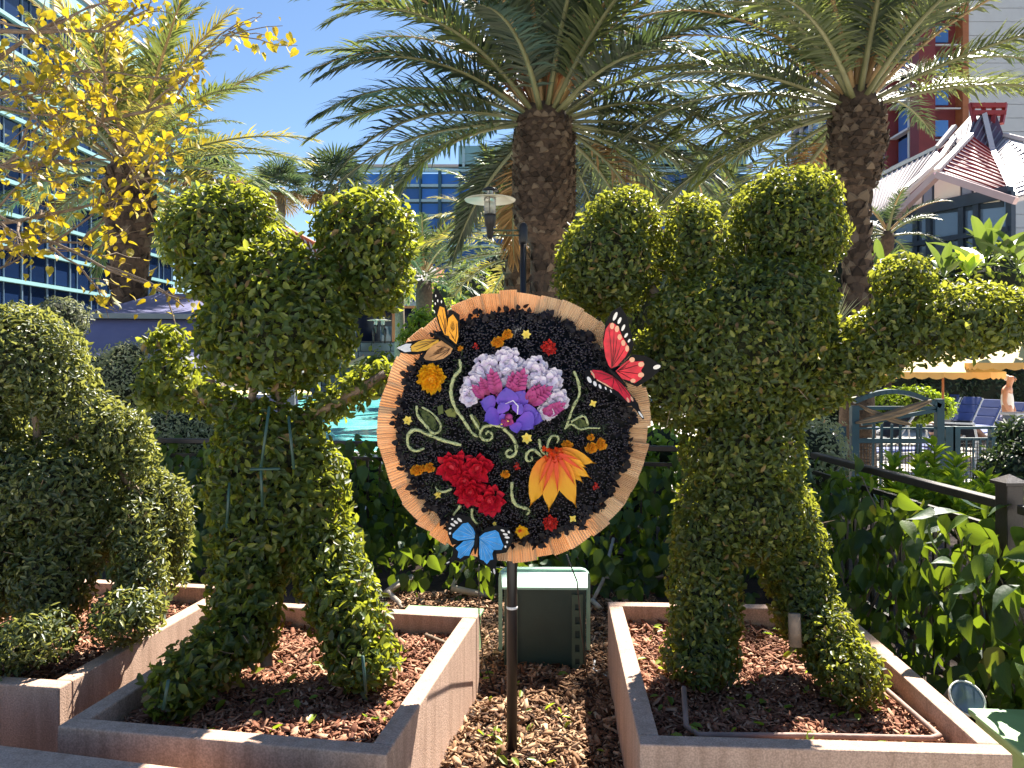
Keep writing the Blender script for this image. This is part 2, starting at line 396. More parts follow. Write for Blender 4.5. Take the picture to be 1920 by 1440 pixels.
def leaves(root, p, bn, t, s, L, W, shape, m, single=0, name='leaf', mass='foliage', dep=None, smooth=False):
    """the nearest, largest leaves as parts of their own, the rest as one mass"""
    idx = np.zeros(len(p), bool)
    if single:
        cp = np.array((0, 0, EYE)); v = cp - p; dist = np.linalg.norm(v, axis=1); face = np.abs((bn * v).sum(1)) / dist
        sc_ = L / dist * (.35 + face) * RS.uniform(.75, 1.25, len(p))
        if dep is not None: sc_ = np.where(dep > 0, 0, sc_)
        pick = np.argsort(-sc_)[:single]; idx[pick] = True
        wr = float(np.median(W / L))
        V = shape[0] * np.array((1, wr, 1)); me = bpy.data.meshes.new(name)
        me.from_pydata([tuple(v) for v in V], [], shape[1]); me.materials.append(m)
        if smooth: me.polygons.foreach_set('use_smooth', [True] * len(shape[1]))
        for i in pick:
            mt = Matrix(((t[i][0], s[i][0], bn[i][0], p[i][0]), (t[i][1], s[i][1], bn[i][1], p[i][1]), (t[i][2], s[i][2], bn[i][2], p[i][2]), (0, 0, 0, 1)))
            o = link(name, me, root); o.matrix_parent_inverse = root.matrix_world.inverted(); o.matrix_basis = mt @ Matrix.Scale(float(L[i]), 4)
    k = ~idx
    if k.any():
        me = tiled(mass, leaf_verts(p[k], bn[k], t[k], s[k], L[k], W[k], shape), shape[1], m, smooth=smooth)
        o = link(mass, me, root); o.matrix_parent_inverse = root.matrix_world.inverted(); o['kind'] = 'stuff'
        return o

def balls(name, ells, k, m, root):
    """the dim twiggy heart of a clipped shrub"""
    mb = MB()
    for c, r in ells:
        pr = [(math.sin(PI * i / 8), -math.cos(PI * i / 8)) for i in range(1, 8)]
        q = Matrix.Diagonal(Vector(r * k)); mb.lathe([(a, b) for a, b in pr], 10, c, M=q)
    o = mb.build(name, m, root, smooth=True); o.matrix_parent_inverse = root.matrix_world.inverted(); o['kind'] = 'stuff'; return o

def at_root(o, root):
    o.matrix_parent_inverse = root.matrix_world.inverted(); return o

def bush(name, ells, m, leafL, leafW, density, label, cat='shrub', group=None, single=0, core=.82, shape=OVAL, lump=.05, skin=.03, inner=.35, up=.35, stem=True):
    c0 = ells[0][0]; zb = min(c[2] - r[2] for c, r in ells)
    root = empty(name, (c0[0], c0[1], zb), 0, label, cat, group); bpy.context.view_layer.update()
    p, n, d = shell(ells, density, lump, skin, inner, lf=5.)
    bn, t, s = leaf_frames(n, up)
    L = leafL * RS.uniform(.65, 1.3, len(p)); W = L * (leafW / leafL)
    leaves(root, p, bn, t, s, L, W, shape, m, single, dep=d)
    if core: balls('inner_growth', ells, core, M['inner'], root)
    return root

# ------------------------------------------------------------------ palms
def frond(L, e0, curv, az, base, nl=52, ll=.55, lw=.035, vl=.3, droop=.45, mats=None, side=0., start=.16, rr=.03):
    base = np.array(base, float); h = np.array((math.cos(az), math.sin(az), 0)); s = np.array((-math.sin(az), math.cos(az), 0)); z = np.array((0, 0, 1.))
    K = 26; tt = np.linspace(0, 1, K); ang = e0 - curv * tt ** 1.35
    d = np.cos(ang)[:, None] * h + np.sin(ang)[:, None] * z + (side * tt ** 1.5)[:, None] * s; d = unit(d)
    pts = base + np.concatenate([[np.zeros(3)], np.cumsum(d[:-1] * L / (K - 1), 0)])
    V = []; loops = []; sizes = []; mi = []
    # stalk, square in section
    nrm = unit(np.cross(d, s[None]))
    rad = rr * (1 - tt) ** .8 + .005
    ring = np.stack([pts + s * rad[:, None] * 1.5, pts + nrm * rad[:, None], pts - s * rad[:, None] * 1.5, pts - nrm * rad[:, None]], 1)
    V.append(ring.reshape(-1, 3))
    for i in range(K - 1):
        for k in range(4):
            loops += [i * 4 + k, i * 4 + (k + 1) % 4, (i + 1) * 4 + (k + 1) % 4, (i + 1) * 4 + k]; sizes.append(4); mi.append(1)
    off = K * 4
    t = np.linspace(start, .995, nl)
    for sg in (-1, 1):
        tj = np.clip(t + RS.uniform(-.004, .004, nl), 0, 1)
        pj = np.stack([np.interp(tj, tt, pts[:, k]) for k in range(3)], 1); dj = unit(np.stack([np.interp(tj, tt, d[:, k]) for k in range(3)], 1))
        nj = unit(np.cross(dj, s[None])); nj = np.where(nj[:, 2:] < -.2, -nj, nj)
        a = np.interp(tj, [start, .5, 1], [R(68), R(52), R(16)]) + RS.normal(size=nl) * .09
        vv = vl + RS.normal(size=nl) * .2
        ld = unit(dj * np.cos(a)[:, None] + (s * sg)[None] * (np.sin(a) * np.cos(vv))[:, None] + nj * (np.sin(a) * np.sin(vv))[:, None])
        ln = ll * np.interp(tj, [start, .3, .55, .8, 1], [.5, .95, 1, .8, .4]) * RS.uniform(.72, 1.12, nl) * np.where(RS.rand(nl) < .05, .45, 1)
        wd_ = unit(dj - ld * (dj * ld).sum(1, keepdims=True) + nj * .25) * (lw * .5) * np.interp(tj, [0, .8, 1], [1, 1, .6])[:, None]
        m_ = pj + ld * (ln * .5)[:, None] + z * (-droop * .06 * ln)[:, None]
        ld2 = unit(ld + z * (-droop) * RS.uniform(.4, 1.2, (nl, 1)))
        tip = m_ + ld2 * (ln * .5)[:, None]
        Vl = np.stack([pj - wd_ * .6, pj + wd_ * .6, m_ + wd_, tip, m_ - wd_], 1)
        V.append(Vl.reshape(-1, 3))
        for i in range(nl):
            b = off + i * 5
            loops += [b, b + 1, b + 2, b + 4, b + 4, b + 2, b + 3]; sizes += [4, 3]; mi += [0, 0]
        off += nl * 5
    return mesh_np('frond', np.concatenate(V), loops, sizes, mats, mi)

BOOT = MB().add([(-.5, 0, 0), (.5, 0, 0), (.36, .20, .55), (-.36, .20, .55), (-.42, .36, .10), (.42, .36, .10), (0, .55, .85), (0, .28, .98)],
                [(0, 1, 5, 4), (4, 5, 6), (1, 2, 6, 5), (0, 4, 6, 3), (2, 7, 6), (3, 6, 7), (0, 3, 2, 1), (2, 3, 7)])
def boots(root, prof, c, n_ring, rings, w, h, out=1.0, flip=False):
    """old leaf bases round a trunk, each one its own wedge"""
    me = BOOT.mesh('leaf_base', M['boot'])
    zs = [p[1] for p in prof]; rs = [p[0] for p in prof]
    for i in range(rings):
        z = zs[0] + (zs[-1] - zs[0]) * (i + .5) / rings; r = float(np.interp(z, zs, rs))
        for k in range(n_ring):
            a = 2 * PI * (k + .5 * (i % 2)) / n_ring + random.uniform(-.06, .06)
            if math.sin(a) > .4: continue
            rot = Matrix.Rotation(a - PI / 2, 4, 'Z')
            loc = Matrix.Translation((c[0] + math.cos(a) * r * .96, c[1] + math.sin(a) * r * .96, z + random.uniform(-.02, .02)))
            tl = Matrix.Rotation(random.uniform(-.45, .2), 4, 'X') @ Matrix.Rotation(random.uniform(-.45, .45), 4, 'Z') @ Matrix.Rotation(random.uniform(-.35, .35), 4, 'Y')
            s = random.uniform(.7, 1.3)
            o = link('leaf_base', me, root); o.matrix_parent_inverse = root.matrix_world.inverted()
            o.matrix_basis = loc @ rot @ tl @ Matrix.Diagonal((w * s, h * .55 * out * random.uniform(.7, 1.3), h * s, 1))

def date_palm(name, px, Y, ycrown, prof, L, n, mats, label, zb=-.3, ll=.55, lw=.035, nl=52, e_hi=84, e_lo=-32, curv=(.7, 1.25), boot=None, dead=0, stalks=0, crown_r=.3, rr=.03, lean=0., start=.16, droop=.45, skip=None):
    base = P(px, ycrown, Y); zc = base.z
    root = empty(name, (base.x, Y, zb), 0, label, 'palm tree', 'palm trees'); bpy.context.view_layer.update()
    mb = MB(); mb.lathe([(r, z) for r, z in prof], 22, (base.x, Y, 0)); at_root(mb.build('trunk', M['bark'], root, smooth=True), root)
    if boot:
        for b in boot: boots(root, b['prof'], (base.x, Y), b['n'], b['rings'], b['w'], b['h'], b.get('out', 1))
    for i in range(n):
        u = (i + .5) / n
        az = i * 2.39996 + random.uniform(-.2, .2)
        if u > .55 and math.sin(az) < -.45: continue
        if skip and u > skip[2] and skip[0] < (math.degrees(az) + 180) % 360 - 180 < skip[1]: continue
        el = R(e_hi + (e_lo - e_hi) * u ** .9 + random.uniform(-6, 6))
        rb = crown_r * (.25 + .75 * u)
        bz = zc + (1 - u) * .45 - .1
        Lf = L * (.72 + .28 * math.sin(PI * min(1, .25 + u * .8))) * random.uniform(.9, 1.08)
        ms = M['frond_dead'] if i >= n - dead else mats[i % len(mats)]
        me = frond(Lf, el, random.uniform(*curv) * (1.0 if u < .8 else .8), az, (base.x + math.cos(az) * rb, Y + math.sin(az) * rb, bz), nl, ll * random.uniform(.9, 1.1), lw,
                   random.uniform(.15, .55), droop, [ms, M['rachis'] if u > .35 else M['rachis_tan']], random.uniform(-.22, .22), rr=rr, start=start)
        at_root(link('frond', me, root), root)
    for i in range(stalks):
        az = i * 2.4 + .5; mb = MB()
        for q in range(9):
            a2 = az + random.uniform(-.5, .5); l = L * random.uniform(.25, .36)
            pts = [(base.x + math.cos(a2) * .15, Y + math.sin(a2) * .15, zc + .3)] + [(base.x + math.cos(a2) * l * t * .75, Y + math.sin(a2) * l * t * .75, zc + .35 + l * (1.0 * t - .75 * t * t)) for t in (.35, .7, 1)]
            mb.tube(pts, [.014, .012, .01, .006], 4)
        at_root(mb.build('fruit_stalk', M['orange_wood'], root), root)
    return root

def fan_leaf(m):
    V = [(0, 0, 0)]; f = []; n = 22
    for k in range(n):
        a = R(-125 + 250 * k / (n - 1)); r = .95 + .1 * random.random(); w = .075
        V += [(math.sin(a - w) * r * .62, math.cos(a - w) * r * .62, .05 * (k % 2)), (math.sin(a + w) * r * .62, math.cos(a + w) * r * .62, .05 * ((k + 1) % 2)), (math.sin(a) * r, math.cos(a) * r, -.12 - .1 * random.random())]
        b = 1 + 3 * k; f += [(0, b, b + 1), (b, b + 2, b + 1)]
    mb = MB(); mb.add(V, f, 0); mb.tube([(0, -.75, -.05), (0, 0, 0)], .012, 4, 1)
    return mb.mesh('frond', [m, M['rachis']])

def fan_palm(px, Y, ycrown, wpx, label, size=1.0, n=30, zb=-.3, m=None, dead=6):
    c = P(px, ycrown, Y); root = empty('fan_palm', (c.x, Y, zb), 0, label, 'palm tree', 'palm trees'); bpy.context.view_layer.update()
    r = wpx / 2 / F * Y; mb = MB(); mb.tube([(c.x, Y, zb), (c.x + r * .2, Y, (zb + c.z) / 2), (c.x, Y, c.z)], [r * 1.3, r, r * .95], 10); at_root(mb.build('trunk', M['branch'], root, smooth=True), root)
    me = fan_leaf(m or M['frond']); md = fan_leaf(M['frond_dead'])
    for i in range(n):
        u = (i + .5) / n; az = i * 2.4 + random.uniform(-.2, .2); el = R(75 - 125 * u + random.uniform(-8, 8))
        d = Vector((math.cos(az) * math.cos(el), math.sin(az) * math.cos(el), math.sin(el)))
        side = Vector((-math.sin(az), math.cos(az), 0)); nr = side.cross(d)
        s = size * random.uniform(.85, 1.1); o = link('frond', md if i >= n - dead else me, root)
        mt = Matrix((side, d, -nr)).transposed().to_4x4(); mt.translation = c + d * (1.0 * s); at_root(o, root); o.matrix_basis = mt @ Matrix.Scale(s, 4)
    return root
# ------------------------------------------------------------------ ground, deck, pool
def slab(name, x0, x1, y0, y1, z, m, kind='structure', label=None, cat=None, thick=None):
    mb = MB()
    if thick: mb.box(((x0 + x1) / 2, (y0 + y1) / 2, z - thick / 2), (x1 - x0, y1 - y0, thick))
    else: mb.add([(x0, y0, z), (x1, y0, z), (x1, y1, z), (x0, y1, z)], [(0, 1, 2, 3)])
    return tag(mb.build(name, m), label, cat, None, kind)
slab('ground', -900, 900, -60, 1500, -.95, M['earth'], label='brown earth reaching to the horizon', cat='ground')
slab('bounce_paving', -30, 30, -40, 2.28, .01, M['deck'], label='added unseen pale paving that bounces sunlight onto the planter fronts', cat='bounce surface', thick=.9)  # added out of view, pale so it bounces sun onto the shaded fronts
slab('planting_bed', -14, 14, 2.29, 8.6, 0, M['soil'], label='dark soil bed under planters and vines', cat='ground', thick=.9)
DECKZ = -.3
mb = MB()        # the pool deck leaves the pool open
px0, px1, py0, py1 = -17., -1.5, 17.5, 47.
for x0, x1, y0, y1 in ((-60, px0, 8.62, 60), (px1, 60, 8.62, 60), (px0, px1, 8.62, py0), (px0, px1, py1, 60)):
    mb.box(((x0 + x1) / 2, (y0 + y1) / 2, DECKZ - .15), (x1 - x0, y1 - y0, .3))
tag(mb.build('pool_deck', M['deck']), 'pale concrete deck around the swimming pool', 'deck', None, 'structure')
m, nt, b = nodes('pool water'); N, Lk = nt.nodes, nt.links
b.inputs['Base Color'].default_value = (.10, .62, .60, 1); b.inputs['Roughness'].default_value = .12
tc = N.new('ShaderNodeTexCoord'); mp = N.new('ShaderNodeMapping'); mp.inputs['Scale'].default_value = (.5, 1.6, 1); Lk.new(tc.outputs['Object'], mp.inputs[0])
n1 = N.new('ShaderNodeTexNoise'); n1.inputs['Scale'].default_value = 1.6; n1.inputs['Detail'].default_value = 5; n1.inputs['Distortion'].default_value = 1.2; Lk.new(mp.outputs[0], n1.inputs[0])
rp = N.new('ShaderNodeValToRGB'); rp.color_ramp.elements[0].color = (.03, .46, .48, 1); rp.color_ramp.elements[1].color = (.34, .85, .80, 1)
rp.color_ramp.elements[0].position = .35; rp.color_ramp.elements[1].position = .65
Lk.new(n1.outputs[0], rp.inputs[0]); Lk.new(rp.outputs[0], b.inputs['Base Color'])
bp = N.new('ShaderNodeBump'); bp.inputs['Strength'].default_value = .35; Lk.new(n1.outputs[0], bp.inputs['Height']); Lk.new(bp.outputs[0], b.inputs['Normal'])
M['water'] = m
slab('pool_water', px0, px1, py0, py1, -.42, M['water'], label='turquoise rippled swimming pool water', cat='pool')

# ------------------------------------------------------------------ tower with dark glass (left)
def pane_mesh(w, h, m, t=.08):
    return MB().box((0, 0, 0), (w, t, h)).mesh('window_pane', m)
fw = Vector((60 / F, 1, 0)).normalized(); far = Vector((-635 / F * 103, 103, 0)); nrm = Vector((fw.y, -fw.x, 0))
rz = math.atan2(-fw.x, fw.y)            # facade runs along its local y
T = empty('glass_hotel_tower', far, rz, 'tall dark glass hotel tower with aqua floor bands', 'building'); bpy.context.view_layer.update()
LEN, FH, NF, BAY = 52., 3.05, 12, 3.72
MB().box((-6, -LEN / 2, 18.5), (11.4, LEN, 38.4)).build('core', M['pane_navy'], T)
pm = pane_mesh(BAY - .16, FH - .62, M['pane_navy'])
for f in range(NF):
    z = .4 + f * FH
    MB().box((-.02, -LEN / 2, z), (.5, LEN + .2, .36)).build('floor_band', M['teal_band'], T)
    for k in range(14):
        o = link('window_pane', pm, T); o.location = (-.22, -(k + .5) * BAY, z + FH / 2 + .02); o.rotation_euler = (random.uniform(-.006, .006), 0, PI / 2 + random.uniform(-.006, .006))
mm = MB()
for zz in (0,): mm.box((0, 0, 18.4), (.16, .10, 37.4)).box((0, 1.24, 18.4), (.10, .05, 37.4))
mm = mm.mesh('mullion', M['mullion'])
for k in range(15):
    o = link('mullion', mm, T); o.location = (-.1, -k * BAY, 0)
MB().box((-.1, -LEN / 2, .4 + NF * FH + 1.8), (1.2, LEN + .4, 3.4)).build('parapet_panel', M['teal_band'], T)
MB().box((-.3, -LEN / 2, .4 + NF * FH + 3.75), (2.0, LEN + .8, .5)).build('cornice', M['plaster'], T)
for k in range(9):
    MB().box((.6, -k * 6.2 - 1, .4 + NF * FH + 1.8), (.25, .7, 3.38)).build('pilaster', M['plaster'], T)
MB().box((-5, .22, 18), (9, .4, 37)).build('end_wall', M['slatebeam'], T)

# ------------------------------------------------------------------ blue glass block far behind the palms
B = empty('blue_glass_hotel', (-33.4, 150, 0), 0, 'wide blue glass hotel block far behind the central palm', 'building')
W_, BAY2, FH2 = 80., 3.85, 2.92
MB().box((W_ / 2, 6.2, 19.6), (W_, 11.6, 39)).build('core', M['teal_fin'], B)
pm2 = pane_mesh(BAY2 - .5, 1.95, M['pane_blue'])
for f in range(11):
    z = 39.6 - f * FH2
    MB().box((W_ / 2, .1, z), (W_, .8, .52)).build('floor_band', M['aqua_band'], B)
    if f < 10:
        for k in range(20):
            o = link('window_pane', pm2, B); o.location = ((k + .55) * BAY2, .32, z - FH2 / 2 - .05); o.rotation_euler = (random.uniform(-.02, .02), 0, random.uniform(-.01, .01))
for k in range(21):
    MB().box((k * BAY2 + .1, -.1, 24), (.62 if k % 2 else .34, .7, 31)).build('facade_fin', M['teal_fin'], B)
MB().box((W_ / 2 + 11, 3, 42.2), (W_ - 24, 7, 4.3)).build('roof_screen', M['teal_band'], B)
for k in range(9): MB().box((24 + k * 6.3, -.68, 42.2), (.5, .3, 4.1)).build('screen_post', M['aqua_band'], B)
MB().box((W_ / 2, .3, 40.5), (W_ + .6, 1.6, .5)).build('cornice', M['plaster'], B)

# ------------------------------------------------------------------ red and glass hotel wing on the right
C_ = empty('red_glass_hotel', (48, 84, 0), 0, 'tall hotel wing with red piers, blue glass and a blank white end', 'building')
MB().box((5.6, 29, 29), (10, 40, 58)).build('core', M['pane_navy'], C_)
pm3 = pane_mesh(2.9, 2.75, M['pane_sky'])
for f in range(15):
    z = .5 + f * 3.7
    MB().box((-.1, 28.6, z), (.8, 40.4, .26)).build('floor_band', M['rail_white'], C_)
    for k in range(10):
        o = link('window_pane', pm3, C_); o.location = (.5, 11 + k * 3.9, z + 1.85); o.rotation_euler = (0, random.uniform(-.006, .006), PI / 2)
for k in range(11): MB().box((.2, 9.05 + k * 3.9, 28), (.5, .4, 56)).build('mullion', M['rail_white'], C_)
MB().box((.05, 6, 29), (1.9, 2.0, 58)).build('red_pier', M['maroon'], C_)
MB().box((-.1, 13.0, 29), (1.6, .6, 58)).build('red_pier', M['maroon'], C_)
MB().box((2.75, 7.4, 29), (3.3, 1.0, 58)).build('recess_panel', M['maroon'], C_)
for f in range(15):
    z = 2 + f * 3.7
    MB().box((2.6, 6.8, z + 1.7), (1.7, .2, 1.9)).build('window_pane', M['pane_sky'], C_)
    MB().box((2.7, 5.7, z), (3.2, .25, .16)).build('balcony_rail', M['rail_white'], C_)
MB().box((4.75, 6.2, 29), (.7, 1.6, 58)).build('orange_pier', M['orange_wood'], C_)
MB().box((17.2, 11.5, 29), (24, 11.4, 58)).build('core', M['conc_white'], C_)
for i in range(36):
    MB().box((17.25, 5.65, .85 + i * 1.6), (24.2, .22, 1.54)).build('concrete_panel', M['conc_white'], C_)

# ------------------------------------------------------------------ pavilion with swept metal roofs
PK = 1.36
A_ = Vector(P(1683, 400, 22.6 * PK)); Bp = Vector(P(1878, 376, 19.8 * PK))
pd = Vector((Bp.x - A_.x, Bp.y - A_.y, 0)).normalized(); pn = Vector((pd.y, -pd.x, 0))       # wall direction, outward
def PP(px, py, off=0.):
    """where the sight line through a photo point meets the gable wall"""
    d = Vector(((px - 960) / F, 1, -(py - HZ) / F)); o = Vector((0, 0, EYE)); t = ((A_ + pn * off) - o).dot(pn) / d.dot(pn)
    return o + d * t
V_ = empty('pavilion', (A_.x + 3, A_.y + 3, DECKZ), 0, 'pavilion with swept pink and cream metal roofs and timber gable', 'building'); bpy.context.view_layer.update()
def vb(mb, name, m, **k): return at_root(mb.build(name, m, V_, **k), V_)
def wallpoly(name, pts, m, off=0., th=.15):
    q = [PP(x, y, off) for x, y in pts]; return vb(MB().prism(q, -pn * th), name, m)
zb = Vector((0, 0, 1))
wallpoly('gable_wall', [(1672, 404), (1757, 330), (1882, 372), (1882, 388), (1672, 410)], M['slatebeam'], 0, .3)
for pts in ([(1686, 400), (1728, 353), (1728, 394)], [(1752, 336), (1757, 333), (1800, 346), (1800, 387), (1752, 393)], [(1826, 354), (1874, 370), (1874, 378), (1826, 383)]):
    wallpoly('plaster_panel', pts, M['plaster'], .04, .06)
for pts in ([(1732, 350), (1747, 339), (1747, 393), (1732, 395)], [(1804, 349), (1821, 353), (1821, 384), (1804, 386)]):
    wallpoly('blue_panel', pts, M['bluegrey'], .04, .06)
a, b_ = PP(1636, 412), PP(1895, 387)
for zt, h in ((a.z - .02, .42), (a.z - 1.3, .18), (a.z - 2.5, .28)):
    vb(MB().bar((a.x, a.y, zt), (b_.x, b_.y, zt + (0)), .34, h), 'timber_beam', M['slatebeam'])
L_ = (Vector((b_.x, b_.y, 0)) - Vector((a.x, a.y, 0))).length
marks = [0, .1, .16, .36, .46, .69, .79, 1.0]
for s in marks:
    q = Vector((a.x, a.y, 0)) + pd * (L_ * s); vb(MB().box((q.x, q.y, 1.8), (.2, .24, a.z * 2 - 3.6), math.atan2(pd.y, pd.x)), 'timber_post', M['slatebeam'])
for i in range(len(marks) - 1):
    for z0, z1 in ((a.z - 1.21, a.z - .23), (a.z - 2.36, a.z - 1.39), (-.3, a.z - 2.64)):
        s0, s1 = marks[i] * L_ + .1, marks[i + 1] * L_ - .1; q = Vector((a.x, a.y, 0)) + pd * ((s0 + s1) / 2) - pn * .05
        vb(MB().box((q.x, q.y, (z0 + z1) / 2), (s1 - s0, .06, z1 - z0), math.atan2(pd.y, pd.x)), 'window_pane', M['pane_dark'])
q = Vector((a.x, a.y, 0)) + pd * (L_ / 2) - pn * 4.1
vb(MB().box((q.x, q.y, 2.0), (L_ - .3, 7.8, 4.6), math.atan2(pd.y, pd.x)), 'core', M['slatebeam'])
def roof(pts, seam, ns, m, th=.16, sname='roof_seam'):
    """a thick roof plane with standing seams running along seam (index pairs of two opposite edges)"""
    q = [P(p[0], p[1], p[2] * PK) for p in pts]; n = (q[1] - q[0]).cross(q[-1] - q[0]).normalized()
    if n.dot(Vector((0, 0, EYE)) - q[0]) < 0: n = -n
    vb(MB().prism(q, -n * th), 'roof_plane', m)
    mb = MB(); (i0, i1), (j0, j1) = seam
    for k in range(ns + 1):
        t = (k + .02) / (ns + .04); u, v = q[i0].lerp(q[i1], t), q[j0].lerp(q[j1], t)
        mb.bar(u + n * .035, v + n * .035, .05, .07, up=n)
    vb(mb, sname, M['red_wood'] if m is M['roof_pink'] else M['slate'])
    return n
roof([(1757, 324, 21.3), (1820, 256, 24.5), (1860, 286, 24.2), (1903, 374, 19.6)], ((0, 1), (3, 2)), 12, M['roof_pink'])
roof([(1861, 284, 24.3), (1884, 256, 24.9), (1990, 282, 23), (1990, 345, 20), (1904, 372, 19.7)], ((0, 4), (1, 3)), 15, M['roof_pale'])
roof([(1628, 410, 23.4), (1690, 368, 22.4), (1764, 301, 24.2), (1757, 280, 25.2), (1640, 338, 27.5)], ((0, 1), (4, 3)), 12, M['roof_pale'])
roof([(1764, 301, 24.4), (1757, 280, 25.4), (1778, 262, 25.6), (1790, 292, 24.3)], ((0, 1), (3, 2)), 4, M['roof_pink'])
roof([(1788, 296, 24.3), (1778, 262, 25.4), (1822, 214, 26), (1842, 214, 25.6), (1821, 256, 24.6)], ((0, 4), (1, 3)), 5, M['roof_plum'])
roof([(1820, 257, 24.6), (1842, 214, 25.6), (1868, 214, 25.6), (1883, 256, 25), (1861, 286, 24.3)], ((0, 4), (1, 3)), 5, M['roof_plum'])
for p in ([(1757, 324, 21.3), (1821, 256, 24.5)], [(1903, 374, 19.6), (1861, 286, 24.2), (1845, 216, 25.5)], [(1690, 366, 22.4), (1764, 300, 24.1), (1790, 262, 25)], [(1640, 337, 27.4), (1757, 280, 25.2), (1790, 240, 25.6)], [(1884, 256, 24.8), (1990, 282, 22.9)]):
    q = [P(x[0], x[1], x[2] * PK) + Vector((0, 0, .08)) for x in p]
    for i in range(len(q) - 1): vb(MB().bar(q[i], q[i + 1], .2, .16), 'ridge_cap', M['roof_pale'])
vb(MB().bar(P(1676, 408, 22.2 * PK), P(1757, 328, 20.9 * PK), .26, .24), 'barge_board', M['roof_pink']); vb(MB().bar(P(1757, 328, 20.9 * PK), P(1905, 377, 19.2 * PK), .26, .24), 'barge_board', M['roof_pink'])
for i, x in enumerate((1828, 1846, 1862, 1878)): vb(MB().bar(P(x, 232, 25.4 * PK), P(x - 8 + 5 * i, 194, 25.6 * PK), .16, .16), 'roof_finial', M['red_wood'])
for y in (198, 212): vb(MB().bar(P(1822, y, 25.5 * PK), P(1884, y, 25.5 * PK), .22, .2), 'finial_beam', M['red_wood'])

# ------------------------------------------------------------------ lodge across the pool
Lg = empty('pool_lodge', P(720, 690, 52) * 1, 0, 'lodge across the pool with stone base, orange posts and slate roof', 'building'); Lg.location.z = DECKZ; bpy.context.view_layer.update()
def lb(mb, name, m, **k): return at_root(mb.build(name, m, Lg, **k), Lg)
x = lambda px: (px - 960) / F * 52
zz = lambda py: EYE - (py - HZ) / F * 52
random.seed(5)
for r_ in range(6):
    xs = x(560)
    while xs < x(800):
        w = random.uniform(.7, 1.5); h = .58; lb(MB().box((xs + w / 2, 52 - random.uniform(0, .08), -.3 + (r_ + .5) * h), (w - .03, .8, h - .03)), 'stone_block', M['stone'], bevel=.03); xs += w
lb(MB().box(((x(560) + x(800)) / 2, 52.3, 1.45), (x(800) - x(560), .7, 3.46)), 'mortar_wall', M['dark'])
lb(MB().box(((x(600) + x(800)) / 2, 56.5, 4.4), (x(800) - x(600), .3, 5)), 'glass_wall', M['pane_navy'])
lb(MB().box(((x(575) + x(800)) / 2, 54.6, 3.1), (x(800) - x(575), 4.2, .2)), 'terrace_floor', M['stone'])
for p_ in (640, 742, 798): lb(MB().box((x(p_), 51.9, zz(605)), (.42, .42, zz(568) - zz(640))), 'timber_post', M['orange_wood'])
lb(MB().box(((x(600) + x(800)) / 2, 51.8, zz(571)), (x(800) - x(600), .5, .5)), 'timber_beam', M['orange_wood'])
lb(MB().prism([P(600, 568, 51.2), P(800, 566, 51.2), P(835, 512, 57), P(740, 470, 59), P(640, 470, 59)], (0, .05, -.25)), 'slate_roof', M['slate'])
for k in range(7):
    lb(MB().bar(P(640 - 5 * k + k * 33, 566 - k, 51), P(660 + k * 24, 492 + k * 3, 58), .1, .1), 'roof_batten', M['slate'])
lb(MB().bar(P(805, 588, 51), P(826, 508, 56), .5, .6), 'roof_brace', M['orange_wood'])
lb(MB().box((x(735), 52.05, zz(630)), (1.6, .06, 1.3)), 'glass_screen', M['pane_dark']); lb(MB().box((x(655), 52.05, zz(628)), (.9, .06, 1.4)), 'glass_screen', M['pane_dark'])
lb(MB().bar((x(590), 51.95, zz(641)), (x(800), 51.95, zz(641)), .08), 'handrail', M['black_metal'])

# ------------------------------------------------------------------ red roof house
Rh = empty('red_roof_house', P(565, 600, 70), 0, 'steep terracotta roofed house between the palms', 'building'); Rh.location.z = -.9; bpy.context.view_layer.update()
def hb(mb, name, m): return at_root(mb.build(name, m, Rh), Rh)
a, b_, c_, d_ = P(533, 428, 70), P(612, 470, 66), P(572, 520, 64), P(506, 500, 68)
hb(MB().prism([a, b_, P(625, 530, 63), c_], (0, .3, -.2)), 'roof_plane', M['red_roof'])
hb(MB().prism([a, c_, d_], (0, .3, -.2)), 'roof_plane', M['orange_wood'])
for k in range(9):
    t = k / 8; u = a.lerp(b_, t); v = c_.lerp(P(625, 530, 63), t); hb(MB().bar(u + Vector((0, -.15, .05)), v + Vector((0, -.15, .05)), .14, .12), 'roof_batten', M['plaster'])
hb(MB().bar(a + Vector((0, -.1, .1)), b_ + Vector((0, -.1, .1)), .3, .3), 'ridge_cap', M['red_roof'])
hb(MB().box(((a.x + b_.x) / 2, 69.5, 3.5), (6, 5, 9)), 'wall', M['plaster'])
# ------------------------------------------------------------------ date palms
random.seed(21); RS = np.random.RandomState(21)
zc = P(0, 235, 14.4).z
pal = date_palm('date_palm', 1020, 14.4, 236, [(.27, -.3), (.25, 3.5), (.25, 3.9), (.40, 4.02), (.52, 4.25), (.57, 4.7), (.57, 5.3), (.56, 5.8), (.52, zc), (.34, zc + .35)], 4.5, 98,
          [M['frond'], M['frond'], M['frond_olive']], 'big central date palm with pineapple shaped trunk and drooping grey green fronds', ll=.74, lw=.048, nl=92, e_hi=86, e_lo=-27, skip=(148, 181, .74), curv=(.75, 1.35), dead=3, stalks=5, crown_r=.5, rr=.035,
          boot=[dict(prof=[(.38, 4.0), (.52, 4.25), (.57, 4.7), (.57, 5.3), (.56, 5.8), (.52, zc + .05)], n=22, rings=20, w=.165, h=.115, out=1.5), dict(prof=[(.255, 2.7), (.25, 3.9)], n=9, rings=6, w=.18, h=.17, out=.45)])
zc = P(0, 205, 11.5).z
